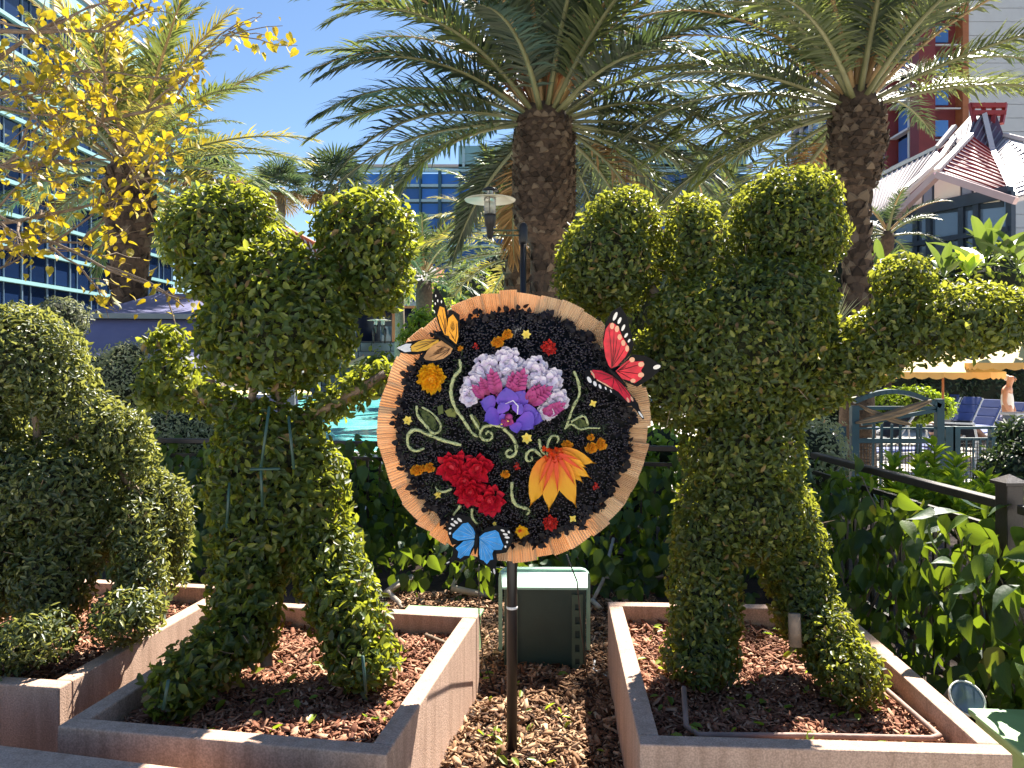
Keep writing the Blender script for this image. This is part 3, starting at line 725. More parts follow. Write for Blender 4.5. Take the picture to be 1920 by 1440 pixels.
date_palm('date_palm', 1607, 11.5, 208, [(.29, -.3), (.215, 2.0), (.20, 3.4), (.16, 4.12), (.22, 4.28), (.31, 4.48), (.40, 4.9), (.37, 5.3), (.33, zc), (.22, zc + .3)], 3.55, 76,
          [M['frond_olive'], M['frond'], M['frond_olive']], 'date palm with scaly slim trunk standing beside the pavilion', ll=.58, lw=.034, nl=84, e_hi=86, e_lo=-25, curv=(.65, 1.15), dead=2, stalks=2, crown_r=.38, rr=.028, skip=(-75, 60, .66),
          boot=[dict(prof=[(.20, 4.25), (.31, 4.48), (.40, 4.9), (.37, 5.3), (.33, zc)], n=18, rings=13, w=.15, h=.115, out=1.5), dict(prof=[(.218, 1.8), (.20, 3.3), (.163, 4.15)], n=8, rings=19, w=.165, h=.15, out=.55)])
zc = P(0, 325, 16).z
date_palm('date_palm', 243, 16, 325, [(.40, -.3), (.34, 3.3), (.40, 4.1), (.46, 4.6), (.44, zc), (.3, zc + .3)], 3.7, 74,
          [M['frond_olive'], M['frond_gold'], M['frond_olive']], 'sunlit golden date palm in front of the dark glass tower', ll=.60, lw=.036, nl=76, e_hi=86, e_lo=-34, curv=(.55, 1.05), dead=3, stalks=0, crown_r=.42, rr=.032,
          boot=[dict(prof=[(.37, 3.75), (.46, 4.6), (.44, zc)], n=14, rings=8, w=.2, h=.18, out=1.25), dict(prof=[(.36, 2.0), (.34, 3.7)], n=10, rings=9, w=.2, h=.2, out=.6)])
zc = P(0, 478, 19).z
date_palm('small_date_palm', 975, 19, 478, [(.30, -.3), (.28, 2.6), (.42, 3.2), (.36, zc), (.25, zc + .2)], 2.9, 34,
          [M['frond_gold'], M['frond_olive'], M['frond_gold']], 'low yellow green date palm behind the lamp post', ll=.5, lw=.034, nl=60, e_hi=80, e_lo=-30, curv=(.7, 1.2), crown_r=.3,
          boot=[dict(prof=[(.33, 2.8), (.42, 3.3), (.36, zc)], n=12, rings=5, w=.18, h=.18)])
date_palm('small_date_palm', 795, 27, 520, [(.26, -.3), (.26, 3.6), (.3, 4.0), (.25, 4.6)], 2.5, 30, [M['frond'], M['frond_olive']], 'feathery grey green palm at the right side of the lodge roof', ll=.6, lw=.045, nl=56, e_hi=85, e_lo=-15, curv=(.6, 1.1), crown_r=.25)
date_palm('small_date_palm', 1330, 21, 470, [(.26, -.3), (.26, 3.8), (.3, 4.3), (.25, 4.9)], 2.5, 26, [M['frond'], M['frond'], M['frond_olive']], 'grey green palm filling the gap above the clipped shrub with side arm', ll=.56, lw=.042, nl=56, e_hi=85, e_lo=-25, curv=(.7, 1.2), crown_r=.28)
date_palm('small_date_palm', 1664, 23.3, 445, [(.12, -.3), (.12, 4.8), (.2, 5.4), (.16, 5.7)], 1.7, 20, [M['frond'], M['darkgreen']], 'small dark palm against the pavilion wall', ll=.36, lw=.03, nl=34, e_hi=80, e_lo=-25, curv=(.7, 1.2), crown_r=.2)
fan_palm(527, 45, 352, 15, 'fan palm with thin trunk rising beside the red roof', 1.05, 34, dead=8)
fan_palm(627, 52, 346, 16, 'fan palm half hidden behind the shrub with two side lobes', 1.5, 34)
fan_palm(388, 60, 318, 22, 'distant fan palm with brown skirt beyond the dark tower', 1.7, 34, dead=10)
fan_palm(470, 75, 372, 14, 'farthest small fan palm left of the thin trunk palm', 1.3, 26)
fan_palm(748, 34, 470, 18, 'slim ringed palm trunk in front of the lodge terrace', .9, 22)

# ------------------------------------------------------------------ shrubs and trees behind the fences
random.seed(31); RS = np.random.RandomState(31)
bush('pale_shrub', [ell(325, 815, 7.9, 92, 60, .5), ell(255, 850, 7.8, 70, 55, .4), ell(385, 840, 7.9, 60, 55, .4)], M['palegreen'], .035, .016, 2600, 'rounded pale flowering shrub behind the black railing', group='shrubs behind the railing', lump=.03)
bush('pale_shrub', [ell(235, 725, 9, 80, 55, .5), ell(190, 700, 9.2, 40, 40, .4), ell(240, 672, 9.1, 34, 34, .3), ell(120, 790, 8.8, 90, 90, .5)], M['palegreen'], .045, .018, 1500, 'wispy white flowering shrub in front of the navy canopy', group='shrubs behind the railing')
bush('grey_shrub', [ell(118, 600, 12, 42, 40), ell(80, 640, 12, 60, 60), ell(60, 740, 11.8, 110, 110)], M['greygreen'], .07, .03, 700, 'grey green bush below the yellow leaved tree', group='shrubs behind the railing')
bush('low_hedge', [ell(660, 905, 7.8, 75, 60, .4), ell(560, 910, 7.9, 80, 60, .4), ell(440, 915, 8, 80, 60, .4), ell(740, 930, 7.7, 60, 50, .4)], M['bright'], .085, .05, 420, 'bright leafy hedge along the near pool edge', 'hedge', shape=OVAL)
bush('low_hedge', [ell(850, 930, 7.6, 90, 60, .4), ell(1010, 930, 7.6, 90, 60, .4), ell(1180, 920, 7.5, 90, 70, .4), ell(1240, 840, 7.5, 45, 45, .3)], M['bright'], .085, .05, 420, 'sunlit hedge seen through the railing behind the flower wheel', 'hedge')
bush('pale_shrub', [ell(1535, 850, 6.7, 42, 62, .3), ell(1510, 900, 6.7, 45, 60, .3)], M['palegreen'], .04, .02, 2200, 'narrow pale yellow shrub at the end of the slanting rail', group='shrubs behind the railing')
bush('dark_hedge', [ell(1760 + 80 * i, 748 + (i % 2) * 8, 24, 70, 72, .8) for i in range(-3, 4)], M['darkgreen'], .14, .06, 150, 'tall dark hedge behind the yellow umbrellas', 'hedge', lump=.15)
bush('bright_shrub', [ell(1712, 752, 19, 55, 26, .5), ell(1690, 770, 19, 60, 30, .5), ell(1745, 765, 19, 40, 26, .5)], M['bright'], .12, .05, 330, 'yellow green shrub below the edge of the nearer umbrella', group='shrubs by the pool deck')
bush('dark_shrub', [ell(1895, 900, 8.6, 45, 60, .4), ell(1915, 830, 8.8, 35, 40, .3), ell(1900, 960, 8.4, 60, 60, .4)], M['darkgreen'], .08, .035, 900, 'dark leafy shrub growing against the teal fence', group='shrubs by the pool deck')
for i, (px, py, Y, rx, ry, m, lab) in enumerate([(560, 620, 62, 90, 80, 'mid', 'rounded tree below the terracotta roof'), (870, 560, 40, 75, 65, 'mid', 'leafy tree above the lodge end'), (935, 530, 42, 55, 60, 'greygreen', 'grey green tree behind the lamp'),
      (1090, 560, 44, 90, 90, 'mid', 'broad tree hidden behind the central palm trunk'), (1250, 560, 46, 110, 120, 'darkgreen', 'dark tree mass behind the middle of the garden'),
      (1400, 520, 40, 90, 110, 'mid', 'green tree between the two tall palms'), (1540, 560, 30, 80, 120, 'darkgreen', 'dark tree left of the scaly palm trunk'), (1700, 560, 25.6, 90, 70, 'darkgreen', 'dark shrubbery tree under the pavilion window'),
      (1850, 560, 25.4, 110, 90, 'mid', 'leafy tree below the banana plant'), (830, 620, 33, 45, 55, 'bright', 'bright bush beside the slim ringed trunk'), (460, 600, 66, 60, 60, 'darkgreen', 'dark far tree at the end of the navy canopy')]):
    ee = [ell(px, py, Y, rx, ry), ell(px - rx * .5, py + ry * .4, Y + .5, rx * .7, ry * .7), ell(px + rx * .6, py + ry * .3, Y - .4, rx * .6, ry * .7), ell(px + rx * .1, py - ry * .5, Y, rx * .55, ry * .6)]
    s = Y / F; root = bush('broadleaf_tree', ee, M[m], .14 + Y * .0035, .07 + Y * .0018, 26000 / (Y * Y) * .75, lab, 'tree', 'trees beyond the pool', lump=.3 * s * 60 / 10, skin=.12)
    c = ee[0][0]; at_root(MB().tube([(c[0], Y, -.9), (c[0] + .1, Y, c[2] - .3), (c[0] - .1, Y, c[2] + .3)], [.25, .16, .08], 8).build('trunk', M['bark'], root, smooth=True), root)
bush('shrub', [ell(792, 612, 7.9, 22, 30, .2), ell(780, 640, 7.9, 26, 26, .2)], M['bright'], .06, .038, 1500, 'yellow green sprig rising beside the orange butterfly', group='shrubs behind the railing', core=.7)
bush('shrub', [ell(712, 690, 7.7, 28, 26, .2), ell(690, 715, 7.7, 40, 24, .2)], M['mid'], .06, .038, 1300, 'leafy sprig over the turquoise water', group='shrubs behind the railing', core=.6)

def blade_plant(name, px, py, Y, n, L, w, m, label, cat, lo=15, hi=85, bend=.6, shape='paddle', group=None):
    c = P(px, py, Y); root = empty(name, c, 0, label, cat, group)
    K = 9; V = []; f = []
    for i in range(K):
        t = i / (K - 1); ww = w * (math.sin(PI * min(1, t * .92 + .08)) ** .6 if shape == 'paddle' else (1 - t) ** .7 * min(1, .4 + t * 4))
        if shape == 'paddle' and t < .28: ww = .02 + max(0, t - .2) * w * 3
        for k, q in enumerate((-1, -.5, 0, .5, 1)): V.append((q * ww * .5, 0, abs(q) * ww * .18))
    for i in range(K - 1):
        for k in range(4): a = i * 5 + k; f.append((a, a + 1, a + 6, a + 5))
    for i in range(n):
        el = R(random.uniform(lo, hi)); az = i * 2.4 + random.uniform(-.3, .3); l = L * random.uniform(.7, 1.1); bd = bend * random.uniform(.5, 1.3)
        h = Vector((math.cos(az), math.sin(az), 0)); s = Vector((-math.sin(az), math.cos(az), 0)); p = Vector((0, 0, 0)); VV = []
        for j in range(K):
            a = el - bd * (j / (K - 1)) ** 1.4 * 1.4; d = h * math.cos(a) + Vector((0, 0, 1)) * math.sin(a); nr = s.cross(d) * -1
            for k in range(5): q = V[j * 5 + k]; VV.append(p + s * q[0] * 1 + nr * q[2])
            p = p + d * (l / (K - 1))
        me = bpy.data.meshes.new('leaf'); me.from_pydata(VV, [], f); me.materials.append(m); me.polygons.foreach_set('use_smooth', [True] * len(f)); link('leaf', me, root)
    return root
blade_plant('banana_plant', 1848, 500, 16.5, 13, 1.25, .26, M['banana'], 'tall paddle leaved banana plant in front of the pavilion windows', 'plant', 30, 88, .5, group='banana plants below the pavilion')
blade_plant('banana_plant', 1905, 505, 16, 12, 1.3, .26, M['banana'], 'banana plant at the photo edge with torn drooping leaves', 'plant', 15, 80, .8, group='banana plants below the pavilion')
blade_plant('banana_plant', 1770, 520, 15.5, 12, .8, .2, M['banana'], 'short sunlit banana plant right above the small round knob of the clipped arm', 'plant', 30, 85, .4, group='banana plants below the pavilion')
blade_plant('banana_plant', 1815, 520, 15.2, 8, .7, .2, M['bright'], 'lowest banana plant with upright yellow green leaves', 'plant', 45, 88, .3, group='banana plants below the pavilion')
blade_plant('banana_plant', 1650, 520, 15.5, 8, .8, .2, M['banana'], 'pale leaved banana plant hugging the scaly palm trunk', 'plant', 40, 85, .4, group='banana plants below the pavilion')
blade_plant('yucca', 1565, 615, 9.5, 46, .55, .035, M['palegreen'], 'spiky pale yucca beside the scaly palm trunk', 'plant', -10, 85, .15, 'blade')

def stalk_plant(px, pytop, pybot, Y, label, m='bright', n=7, L=.14):
    """upright stems with whorled pointed leaves"""
    b0 = P(px, pybot, Y); h = P(px, pytop, Y).z - b0.z
    root = empty('leafy_plant', b0, 0, label, 'plant', 'bright plants by the teal fence'); pts = []; ns = []; bpy.context.view_layer.update()
    mb = MB()
    for i in range(n):
        hx = h * (1 if i == 0 else random.uniform(.45, .85)); dx, dy = (0, 0) if i == 0 else (random.uniform(-.25, .25), random.uniform(-.2, .2))
        mb.tube([(0, 0, 0), (dx * .7, dy * .7, hx * .5), (dx, dy, hx)], [.008, .006, .004], 5)
        z = hx
        while z > hx * .25:
            for k in range(5):
                az = random.uniform(0, 6.28); pts.append((b0.x + dx * min(1, z / hx), b0.y + dy, b0.z + z)); ns.append((math.cos(az), math.sin(az), .5 + .8 * (z / hx) ** 3))
            z -= .045
    mb.build('stem', M['mid'], root)
    p = np.array(pts); t = unit(np.array(ns) + RS.normal(size=(len(ns), 3)) * .15); up = np.array((0, 0, 1.)); s = unit(np.cross(up[None], t)); bn = np.cross(t, s)
    Ls = L * RS.uniform(.7, 1.2, len(p)); leaves(root, p, bn, t, s, Ls, Ls * .34, OVAL, M[m], 40)
stalk_plant(1752, 838, 990, 6.4, 'tall bright leafy stem in front of the gate mesh')
stalk_plant(1676, 872, 990, 6.3, 'bright leafy plant at the foot of the gate', n=9)
stalk_plant(1720, 895, 1000, 5.9, 'wide yellow green leafy clump below the tall stem', n=10)
stalk_plant(1850, 905, 1010, 6.0, 'leafy clump by the square fence post', n=10)
stalk_plant(1795, 900, 1010, 5.6, 'bright leafy clump behind the middle of the slanting rail', n=10)
stalk_plant(1620, 900, 1000, 6.2, 'pale green leafy plant left of the gate', n=8)

# ------------------------------------------------------------------ tree with yellow leaves reaching in from the left
random.seed(41); RS = np.random.RandomState(41)
yt = empty('yellow_leaved_tree', (-5.6, 6.0, -.3), 0, 'thin branched tree with yellow autumn leaves reaching in from the left', 'tree'); bpy.context.view_layer.update()
tw = []; lp = []
def grow(a, b, r, lev, m):
    a, b = Vector(a), Vector(b); mid = a.lerp(b, .5) + Vector((random.uniform(-.1, .1), random.uniform(-.1, .1), random.uniform(-.04, .12))) * (b - a).length * .7
    pts = [a, a.lerp(mid, .5) + Vector((0, 0, random.uniform(-.03, .03))), mid, mid.lerp(b, .5) + Vector((0, 0, random.uniform(-.03, .03))), b]
    m.tube(pts, [r, r * .85, r * .7, r * .55, r * .35], 6)
    L = (b - a).length; d = (b - a).normalized()
    if lev == 0:
        for k in range(int(5 + L * 8)):
            t = random.uniform(.25, 1.05); lp.append(a.lerp(b, t) + Vector((random.gauss(0, .06), random.gauss(0, .08), random.gauss(0, .06) - .03)))
        return
    for k in range(3 if lev > 1 else 4):
        t = random.uniform(.3, .95); p = pts[2].lerp(b, t) if t > .5 else a.lerp(pts[2], t * 2)
        dd = (d + Vector((random.gauss(0, .5), random.gauss(0, .45), random.gauss(-.05, .5)))).normalized()
        grow(p, p + dd * L * random.uniform(.4, .7), r * .5, lev - 1, m)
tm = MB(); tm.tube([(-5.6, 6, -.3), (-5.5, 6.05, 1.2), (-5.3, 6.0, 2.6), (-4.9, 6.1, 4.2)], [.16, .13, .1, .07], 10)
at_root(tm.build('trunk', M['branch'], yt, smooth=True), yt)
for a, b, lev in [((-140, 330, 6), (130, 300, 6.1), 2), ((-120, 420, 6), (60, 250, 6.3), 2), ((-160, 250, 6.1), (170, 130, 6.2), 2), ((-120, 170, 6), (120, 30, 6.3), 2), ((-60, 60, 6.1), (210, 60, 6.2), 2),
                ((-100, 480, 5.9), (150, 455, 6.0), 2), ((100, 455, 5.9), (330, 560, 5.8), 1), ((-120, 440, 5.9), (230, 370, 6.1), 2), ((60, 320, 6), (345, 185, 6), 2), ((120, 160, 6), (260, 330, 6.2), 1), ((-90, 560, 5.8), (60, 470, 6), 1),
                ((-130, 130, 5.8), (60, 170, 5.9), 2), ((-100, 350, 5.7), (40, 420, 5.8), 2), ((0, 200, 6), (240, 250, 6.1), 1), ((150, 460, 5.9), (215, 395, 6), 1), ((200, 500, 5.85), (345, 575, 5.8), 0), ((-60, 300, 5.6), (90, 340, 5.7), 1), ((-60, 30, 5.8), (90, 60, 5.9), 1), ((90, 120, 6), (230, 190, 6), 1)]:
    m_ = MB(); grow(P(*a), P(*b), .022 if lev == 2 else .013, lev, m_); at_root(m_.build('branch', M['branch'], yt), yt)
p = np.array([tuple(q) for q in lp]); n = len(p)
print('yellow leaves', n)
t = unit(RS.normal(size=(n, 3)) + np.array((0, 0, -.7))); bn = unit(RS.normal(size=(n, 3)) + np.array((0, 0, .4))); bn = unit(bn - t * (bn * t).sum(1, keepdims=True)); s = np.cross(bn, t)
L = RS.uniform(.04, .085, n); leaves(yt, p, bn, t, s, L, L * .75, HEART, M['yellow'], 300)
# ------------------------------------------------------------------ planters and bark chips
random.seed(51); RS = np.random.RandomState(51)
def chips(poly_fn, n, z, m, Lr=(.012, .055), bump=.025, seed=0):
    xy = poly_fn(n); n = len(xy)
    hz = z + bump * wob(np.c_[xy, np.zeros(n)], 7, seed) + RS.uniform(-.004, .022, n)
    L = Lr[0] + (Lr[1] - Lr[0]) * RS.rand(n) ** 1.7; W = L * RS.uniform(.18, .5, n); H = RS.uniform(.0015, .0045, n)
    yaw = RS.uniform(0, 2 * PI, n); tilt = RS.normal(size=n) * .42; roll = RS.normal(size=n) * .45
    d = np.stack([np.cos(yaw) * np.cos(tilt), np.sin(yaw) * np.cos(tilt), np.sin(tilt)], 1)
    up = unit(np.stack([np.sin(roll) * -np.sin(yaw), np.sin(roll) * np.cos(yaw), np.cos(roll)], 1)); s = unit(np.cross(up, d)); up = np.cross(d, s)
    c = np.c_[xy, hz]; V = []
    for zq in (-.5, .5):
        for u, v in ((-.5, -.32), (-.1, -.5), (.5, -.25), (.45, .3), (-.05, .5), (-.5, .3)):
            V.append(c + d * (L * u * RS.uniform(.8, 1.2, n))[:, None] + s * (W * v * RS.uniform(.7, 1.3, n))[:, None] + up * (H * zq)[:, None])
    return np.stack(V, 1)
CF = [(6, 7, 8, 9, 10, 11), (0, 1, 7, 6), (1, 2, 8, 7), (2, 3, 9, 8), (3, 4, 10, 9), (4, 5, 11, 10), (5, 0, 6, 11)]

def planter(cx, cy, rz, w, d, label, mlabel, nchips, h=.4, rim=.072):
    root = empty('planter', (cx, cy, 0), rz, label, 'planter', 'stucco planter boxes'); bpy.context.view_layer.update()
    for sx in (-1, 1): MB().box((sx * (w / 2 - rim / 2), 0, h / 2), (rim, d - 2 * rim - .002, h - .001)).build('planter_wall', M['stucco'], root, bevel=.006)
    for sy in (-1, 1): MB().box((0, sy * (d / 2 - rim / 2), h / 2), (w, rim, h)).build('planter_wall', M['stucco'], root, bevel=.006)
    MB().box((0, 0, .14), (w - 2 * rim, d - 2 * rim, .28)).build('soil_fill', M['soil'], root)
    iw, idp = w - 2 * rim - .02, d - 2 * rim - .02
    ca, sa = math.cos(rz), math.sin(rz)
    def f(n):
        a = RS.uniform(-.5, .5, (n, 2)) * (iw, idp); return np.stack([cx + a[:, 0] * ca - a[:, 1] * sa, cy + a[:, 0] * sa + a[:, 1] * ca], 1)
    o = link('bark_chips', tiled('bark_chips', chips(f, nchips, .30, M['chip_red']), CF, M['chip_red'])); tag(o, mlabel, 'bark mulch', None, 'stuff')
    return root
planter(-.87, 3.27, R(-9.6), 1.19, 1.43, 'pink stucco planter box left of the black pole', 'red bark chips filling the planter left of the black pole', 9500)
planter(1.058, 3.27, R(-3.2), 1.19, 1.54, 'pink stucco planter box right of the black pole with a pipe on its mulch', 'red bark chips filling the planter right of the black pole', 10000)
u = Vector((math.cos(R(-8.5)), math.sin(R(-8.5)))); v = Vector((-u.y, u.x)); cc = Vector((-1.756, 2.98)) - u * .6 + v * .70
planter(cc.x, cc.y, R(-8.5), 1.2, 1.40, 'pink stucco planter box cut off by the left photo edge', 'sunlit bark chips in the planter at the left photo edge', 7000)
def gf(n):
    a = RS.uniform(0, 1, (n, 2)); return np.stack([-.9 + a[:, 0] * 1.9, 1.9 + a[:, 1] * 3.6], 1)
o = link('bark_chips', tiled('bark_chips', chips(gf, 30000, .012, M['chip_tan'], (.012, .06), .025), CF, M['chip_tan'])); tag(o, 'tan bark chips on the ground between the two planters', 'bark mulch', None, 'stuff')
# ledge in front of the planters, with a dark bumper bar
lw = empty('ledge', (-1.5, 2.45, 0), R(-12.3), 'low pink ledge with a dark round bar in the bottom left corner', 'wall')
MB().box((-.25, -.02, .365), (2.6, .13, .07)).build('coping', M['stucco'], lw, bevel=.008)
MB().box((-.25, -.01, .165), (2.6, .10, .33)).build('wall_panel', M['stucco'], lw)
MB().tube([(-1.5, -.115, .37), (1.0, -.115, .37)], .016, 10).build('bumper_bar', M['brown_metal'], lw, smooth=True)
MB().box((-.25, -.28, .27), (2.6, .30, .05)).build('bench_seat', M['wood'], lw)

# irrigation pipes lying on the mulch
tag(MB().tube([P(1282, 1290, 3.0) * 1, Vector((.63, 2.78, .345)), Vector((.66, 2.715, .345)), Vector((1.0, 2.70, .35)), Vector((1.46, 2.68, .35)), Vector((1.50, 2.70, .35)), Vector((1.50, 2.78, .35)), Vector((1.50, 3.2, .35)), Vector((1.53, 3.72, .345))], .0105, 8).build('irrigation_pipe', M['pipe'], smooth=True), 'long bent irrigation pipe lying on the mulch', 'pipe')
tag(MB().tube([Vector((-.42, 3.75, .335)), Vector((-.30, 3.6, .345)), Vector((-.34, 3.35, .34)), Vector((-.40, 3.1, .34))], .010, 8).build('irrigation_pipe', M['branch'], smooth=True), 'short thin irrigation pipe in the planter left of the pole', 'pipe')

# ------------------------------------------------------------------ clipped shrubs
random.seed(61); RS = np.random.RandomState(61)
def topiary(name, ells, m, L0, asp, dens, label, single, stems, shape=OVAL, lump=.018, stakes=(), core=.84, skin=.011, up=.35, inner=.32, wild=0):
    root = empty(name, stems[0][0], 0, label, 'clipped shrub', 'clipped shrubs in the planters'); bpy.context.view_layer.update()
    p, n, d = shell(ells, dens, lump, skin, inner, cut=.93)
    ok = p[:, 2] > .31; p, n, d = p[ok], n[ok], d[ok]
    bn, t, s = leaf_frames(n, up, .85)
    L = L0 * RS.uniform(.6, 1.35, len(p)); W = L * asp * RS.uniform(.85, 1.15, len(p))
    print(name, len(p)); leaves(root, p, bn, t, s, L, W, shape, m, single, dep=d)
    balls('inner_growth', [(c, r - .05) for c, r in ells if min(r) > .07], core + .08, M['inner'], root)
    mb = MB()
    for st in stems: at_root(MB().tube(st[0:-1] if isinstance(st[-1], (int, float)) else st, [.026] * 2 + [.018] * (len(st) - 3 if isinstance(st[-1], (int, float)) else len(st) - 2), 8).build('stem', M['branch'], root, smooth=True), root)
    # loose twigs showing between the leaves
    tw_ = MB(); ii = RS.choice(len(p), min(len(p), 200), False)
    for i in ii:
        a = Vector(p[i] - n[i] * .03); t_ = Vector(unit(t[i] + RS.normal(size=3) * .5)); b = a + t_ * random.uniform(.02, .06); c = b + (t_ + Vector(RS.normal(size=3)) * .6).normalized() * .04 + Vector(n[i]) * .02
        tw_.tube([a, a.lerp(b, .5) + Vector(RS.normal(size=3)) * .008, b, c], [.0020, .0018, .0016, .001], 4)
    o = at_root(tw_.build('twigs', M['stump'], root), root); o['kind'] = 'stuff'
    for a, b in stakes: at_root(MB().tube([a, b], .0062, 8).build('green_stake', M['stake'], root, smooth=True), root)
    return root
M['stake'] = mat('green coated stake', (.022, .062, .048), .45, .15, 9)

# left shrub: two clipped stems, a tall rounded middle and lobed side clouds
YL = 3.45
E = []
E += [ell(522, 620, YL, 138, 112, .26), ell(500, 535, YL + .02, 88, 78, .2), ell(575, 560, YL, 76, 80, .2), ell(522, 478, YL + .06, 42, 44, .12), ell(440, 650, YL, 62, 60, .15)]          # middle cloud, egg shaped
E += [ell(400, 440, YL + .1, 86, 82, .2), ell(452, 402, YL + .12, 58, 50, .14), ell(352, 420, YL + .08, 44, 48, .11), ell(392, 512, YL + .08, 52, 46, .12)]                       # lobed cloud, outer side
E += [ell(688, 440, YL + .1, 86, 76, .2), ell(712, 520, YL + .08, 58, 62, .14), ell(640, 425, YL + .1, 44, 46, .11), ell(668, 545, YL + .1, 40, 40, .1)]                               # lobed cloud, wheel side
E += [ell(505, 860, YL, 98, 105, .2), ell(525, 960, YL, 100, 92, .2), ell(462, 930, YL, 72, 92, .16), ell(585, 925, YL, 66, 100, .16)]
E += limb((470, 1010, YL - .05), (455, 1180, YL - .2), 66, 58, 5) + limb((455, 1180, YL - .22), (330, 1290, YL - .55), 56, 48, 5)
E += limb((600, 1010, YL), (665, 1190, YL - .25), 64, 60, 6) + [ell(682, 1235, YL - .3, 60, 44, .15)]
E += limb((560, 790, YL), (715, 705, YL + .05), 26, 24, 6) + limb((470, 780, YL), (350, 735, YL + .15), 26, 30, 6) + [ell(318, 700, YL + .2, 46, 36, .1), ell(312, 645, YL + .2, 32, 30, .08), ell(296, 735, YL + .2, 40, 32, .08)]
tl = topiary('clipped_shrub', E, M['topiary'], .040, .52, 4600, 'broad leaved cloud clipped shrub with bare neck in the planter left of the wheel', 300,
        [[P(500, 1250, YL - .2), P(490, 1100, YL - .05), P(485, 900, YL), P(470, 760, YL), P(500, 600, YL)], [P(640, 1250, YL - .25), P(610, 1050, YL), P(540, 850, YL), P(520, 720, YL)], [P(505, 560, YL), P(420, 480, YL + .1)], [P(560, 560, YL), P(660, 490, YL + .1)], [P(480, 780, YL), P(330, 730, YL + .15)], [P(560, 790, YL - .02), P(650, 745, YL), P(722, 700, YL)]],
        stakes=[(P(505, 762, YL - .24), P(489, 880, YL - .25)), (P(489, 870, YL - .25), P(492, 950, YL - .24)), (P(541, 780, YL - .23), P(551, 880, YL - .24)), (P(470, 880, YL - .255), P(525, 879, YL - .255)), (P(430, 905, YL - .22), P(425, 990, YL - .22)), (P(680, 1230, YL - .52), P(686, 1300, YL - .52)), (P(316, 1275, YL - .76), P(306, 1330, YL - .76))])

# right shrub: wide clipped cloud with a side arm
YR = 3.42
E = [ell(1395, 640, YR, 168, 148, .34), ell(1285, 700, YR - .02, 112, 100, .24), ell(1462, 570, YR - .04, 92, 84, .24), ell(1290, 585, YR - .10, 70, 50, .2)]
E += [ell(1146, 490, YR + .1, 94, 96, .22), ell(1166, 420, YR + .12, 68, 62, .18), ell(1108, 525, YR + .08, 58, 64, .15)]
E += [ell(1476, 436, YR + .12, 98, 92, .24), ell(1486, 370, YR + .14, 82, 50, .2), ell(1432, 392, YR + .12, 50, 44, .15), ell(1528, 440, YR + .12, 52, 72, .16)]
E += [ell(1305, 470, YR + .02, 56, 80, .16), ell(1300, 412, YR + .02, 42, 44, .12)]          # clipped crest between the two big clouds
E += [ell(1390, 850, YR, 108, 100, .24), ell(1398, 955, YR, 122, 96, .26), ell(1400, 770, YR, 100, 80, .2)]
E += limb((1325, 1010, YR - .05), (1320, 1200, YR - .15), 62, 62, 5) + [ell(1315, 1235, YR - .2, 66, 42, .16)]
E += limb((1478, 1010, YR), (1510, 1140, YR - .1), 62, 52, 5) + limb((1515, 1150, YR - .12), (1595, 1265, YR - .42), 58, 54, 5)
E += limb((1480, 735, YR), (1660, 648, YR - .25), 58, 54, 7) + limb((1610, 660, YR - .2), (1690, 585, YR - .28), 48, 44, 5) + [ell(1815, 598, YR - .34, 118, 62, .17), ell(1755, 616, YR - .3, 84, 58, .16), ell(1880, 596, YR - .34, 66, 54, .13), ell(1694, 522, YR - .26, 50, 42, .11)]
tr = topiary('clipped_shrub', E, M['topiary_small'], .029, .50, 7600, 'large cloud clipped shrub with a side arm ending in a flat pad', 300,
        [[P(1325, 1260, YR - .2), P(1330, 1080, YR), P(1370, 900, YR), P(1380, 700, YR)], [P(1490, 1200, YR - .05), P(1487, 1140, YR), P(1450, 950, YR), P(1400, 700, YR)], [P(1400, 650, YR), P(1460, 450, YR + .1)], [P(1300, 640, YR), P(1170, 480, YR + .1)], [P(1450, 720, YR), P(1600, 690, YR - .15), P(1800, 610, YR - .34)]], lump=.012, skin=.008)
at_root(MB().tube([P(1492, 1212, YR - .30), P(1489, 1150, YR - .28)], [.027, .024], 10).build('cut_stump', M['stump'], tr, smooth=True), tr)

# shrub at the left photo edge
YE = 3.75
E = [ell(28, 676, YE, 118, 96, .28), ell(105, 722, YE, 62, 58, .2), ell(-40, 690, YE, 100, 95, .26), ell(28, 632, YE, 84, 54, .2), ell(-30, 800, YE, 60, 90, .2)]
E += limb((130, 765, YE), (230, 812, YE), 50, 44, 4) + limb((205, 810, YE - .05), (255, 860, YE - .05), 44, 34, 3)
E += [ell(92, 925, YE - .08, 128, 92, .28), ell(20, 900, YE - .05, 90, 80, .25), ell(-10, 1010, YE - .1, 90, 150, .3), ell(130, 990, YE - .1, 82, 92, .2), ell(95, 1090, YE - .2, 66, 90, .18)]
E += [ell(286, 945, YE + .08, 64, 62, .16), ell(318, 985, YE + .1, 34, 60, .1)] + limb((318, 1000, YE + .1), (322, 1080, YE + .1), 32, 26, 4) + limb((258, 980, YE - .08), (262, 1115, YE - .18), 46, 44, 4) + [ell(240, 1155, YE - .35, 62, 44, .15), ell(75, 1195, YE - .55, 55, 44, .14), ell(20, 1215, YE - .55, 50, 40, .14)]
topiary('clipped_shrub', E, M['topiary_pale'], .032, .42, 6200, 'rounded clipped shrub cut off by the left photo edge', 300,
        [[P(60, 1220, YE - .4), P(60, 1000, YE), P(70, 800, YE), P(50, 700, YE)], [P(270, 1150, YE - .2), P(275, 950, YE), P(200, 850, YE)], [P(130, 830, YE), P(200, 790, YE)]], lump=.015, skin=.009)

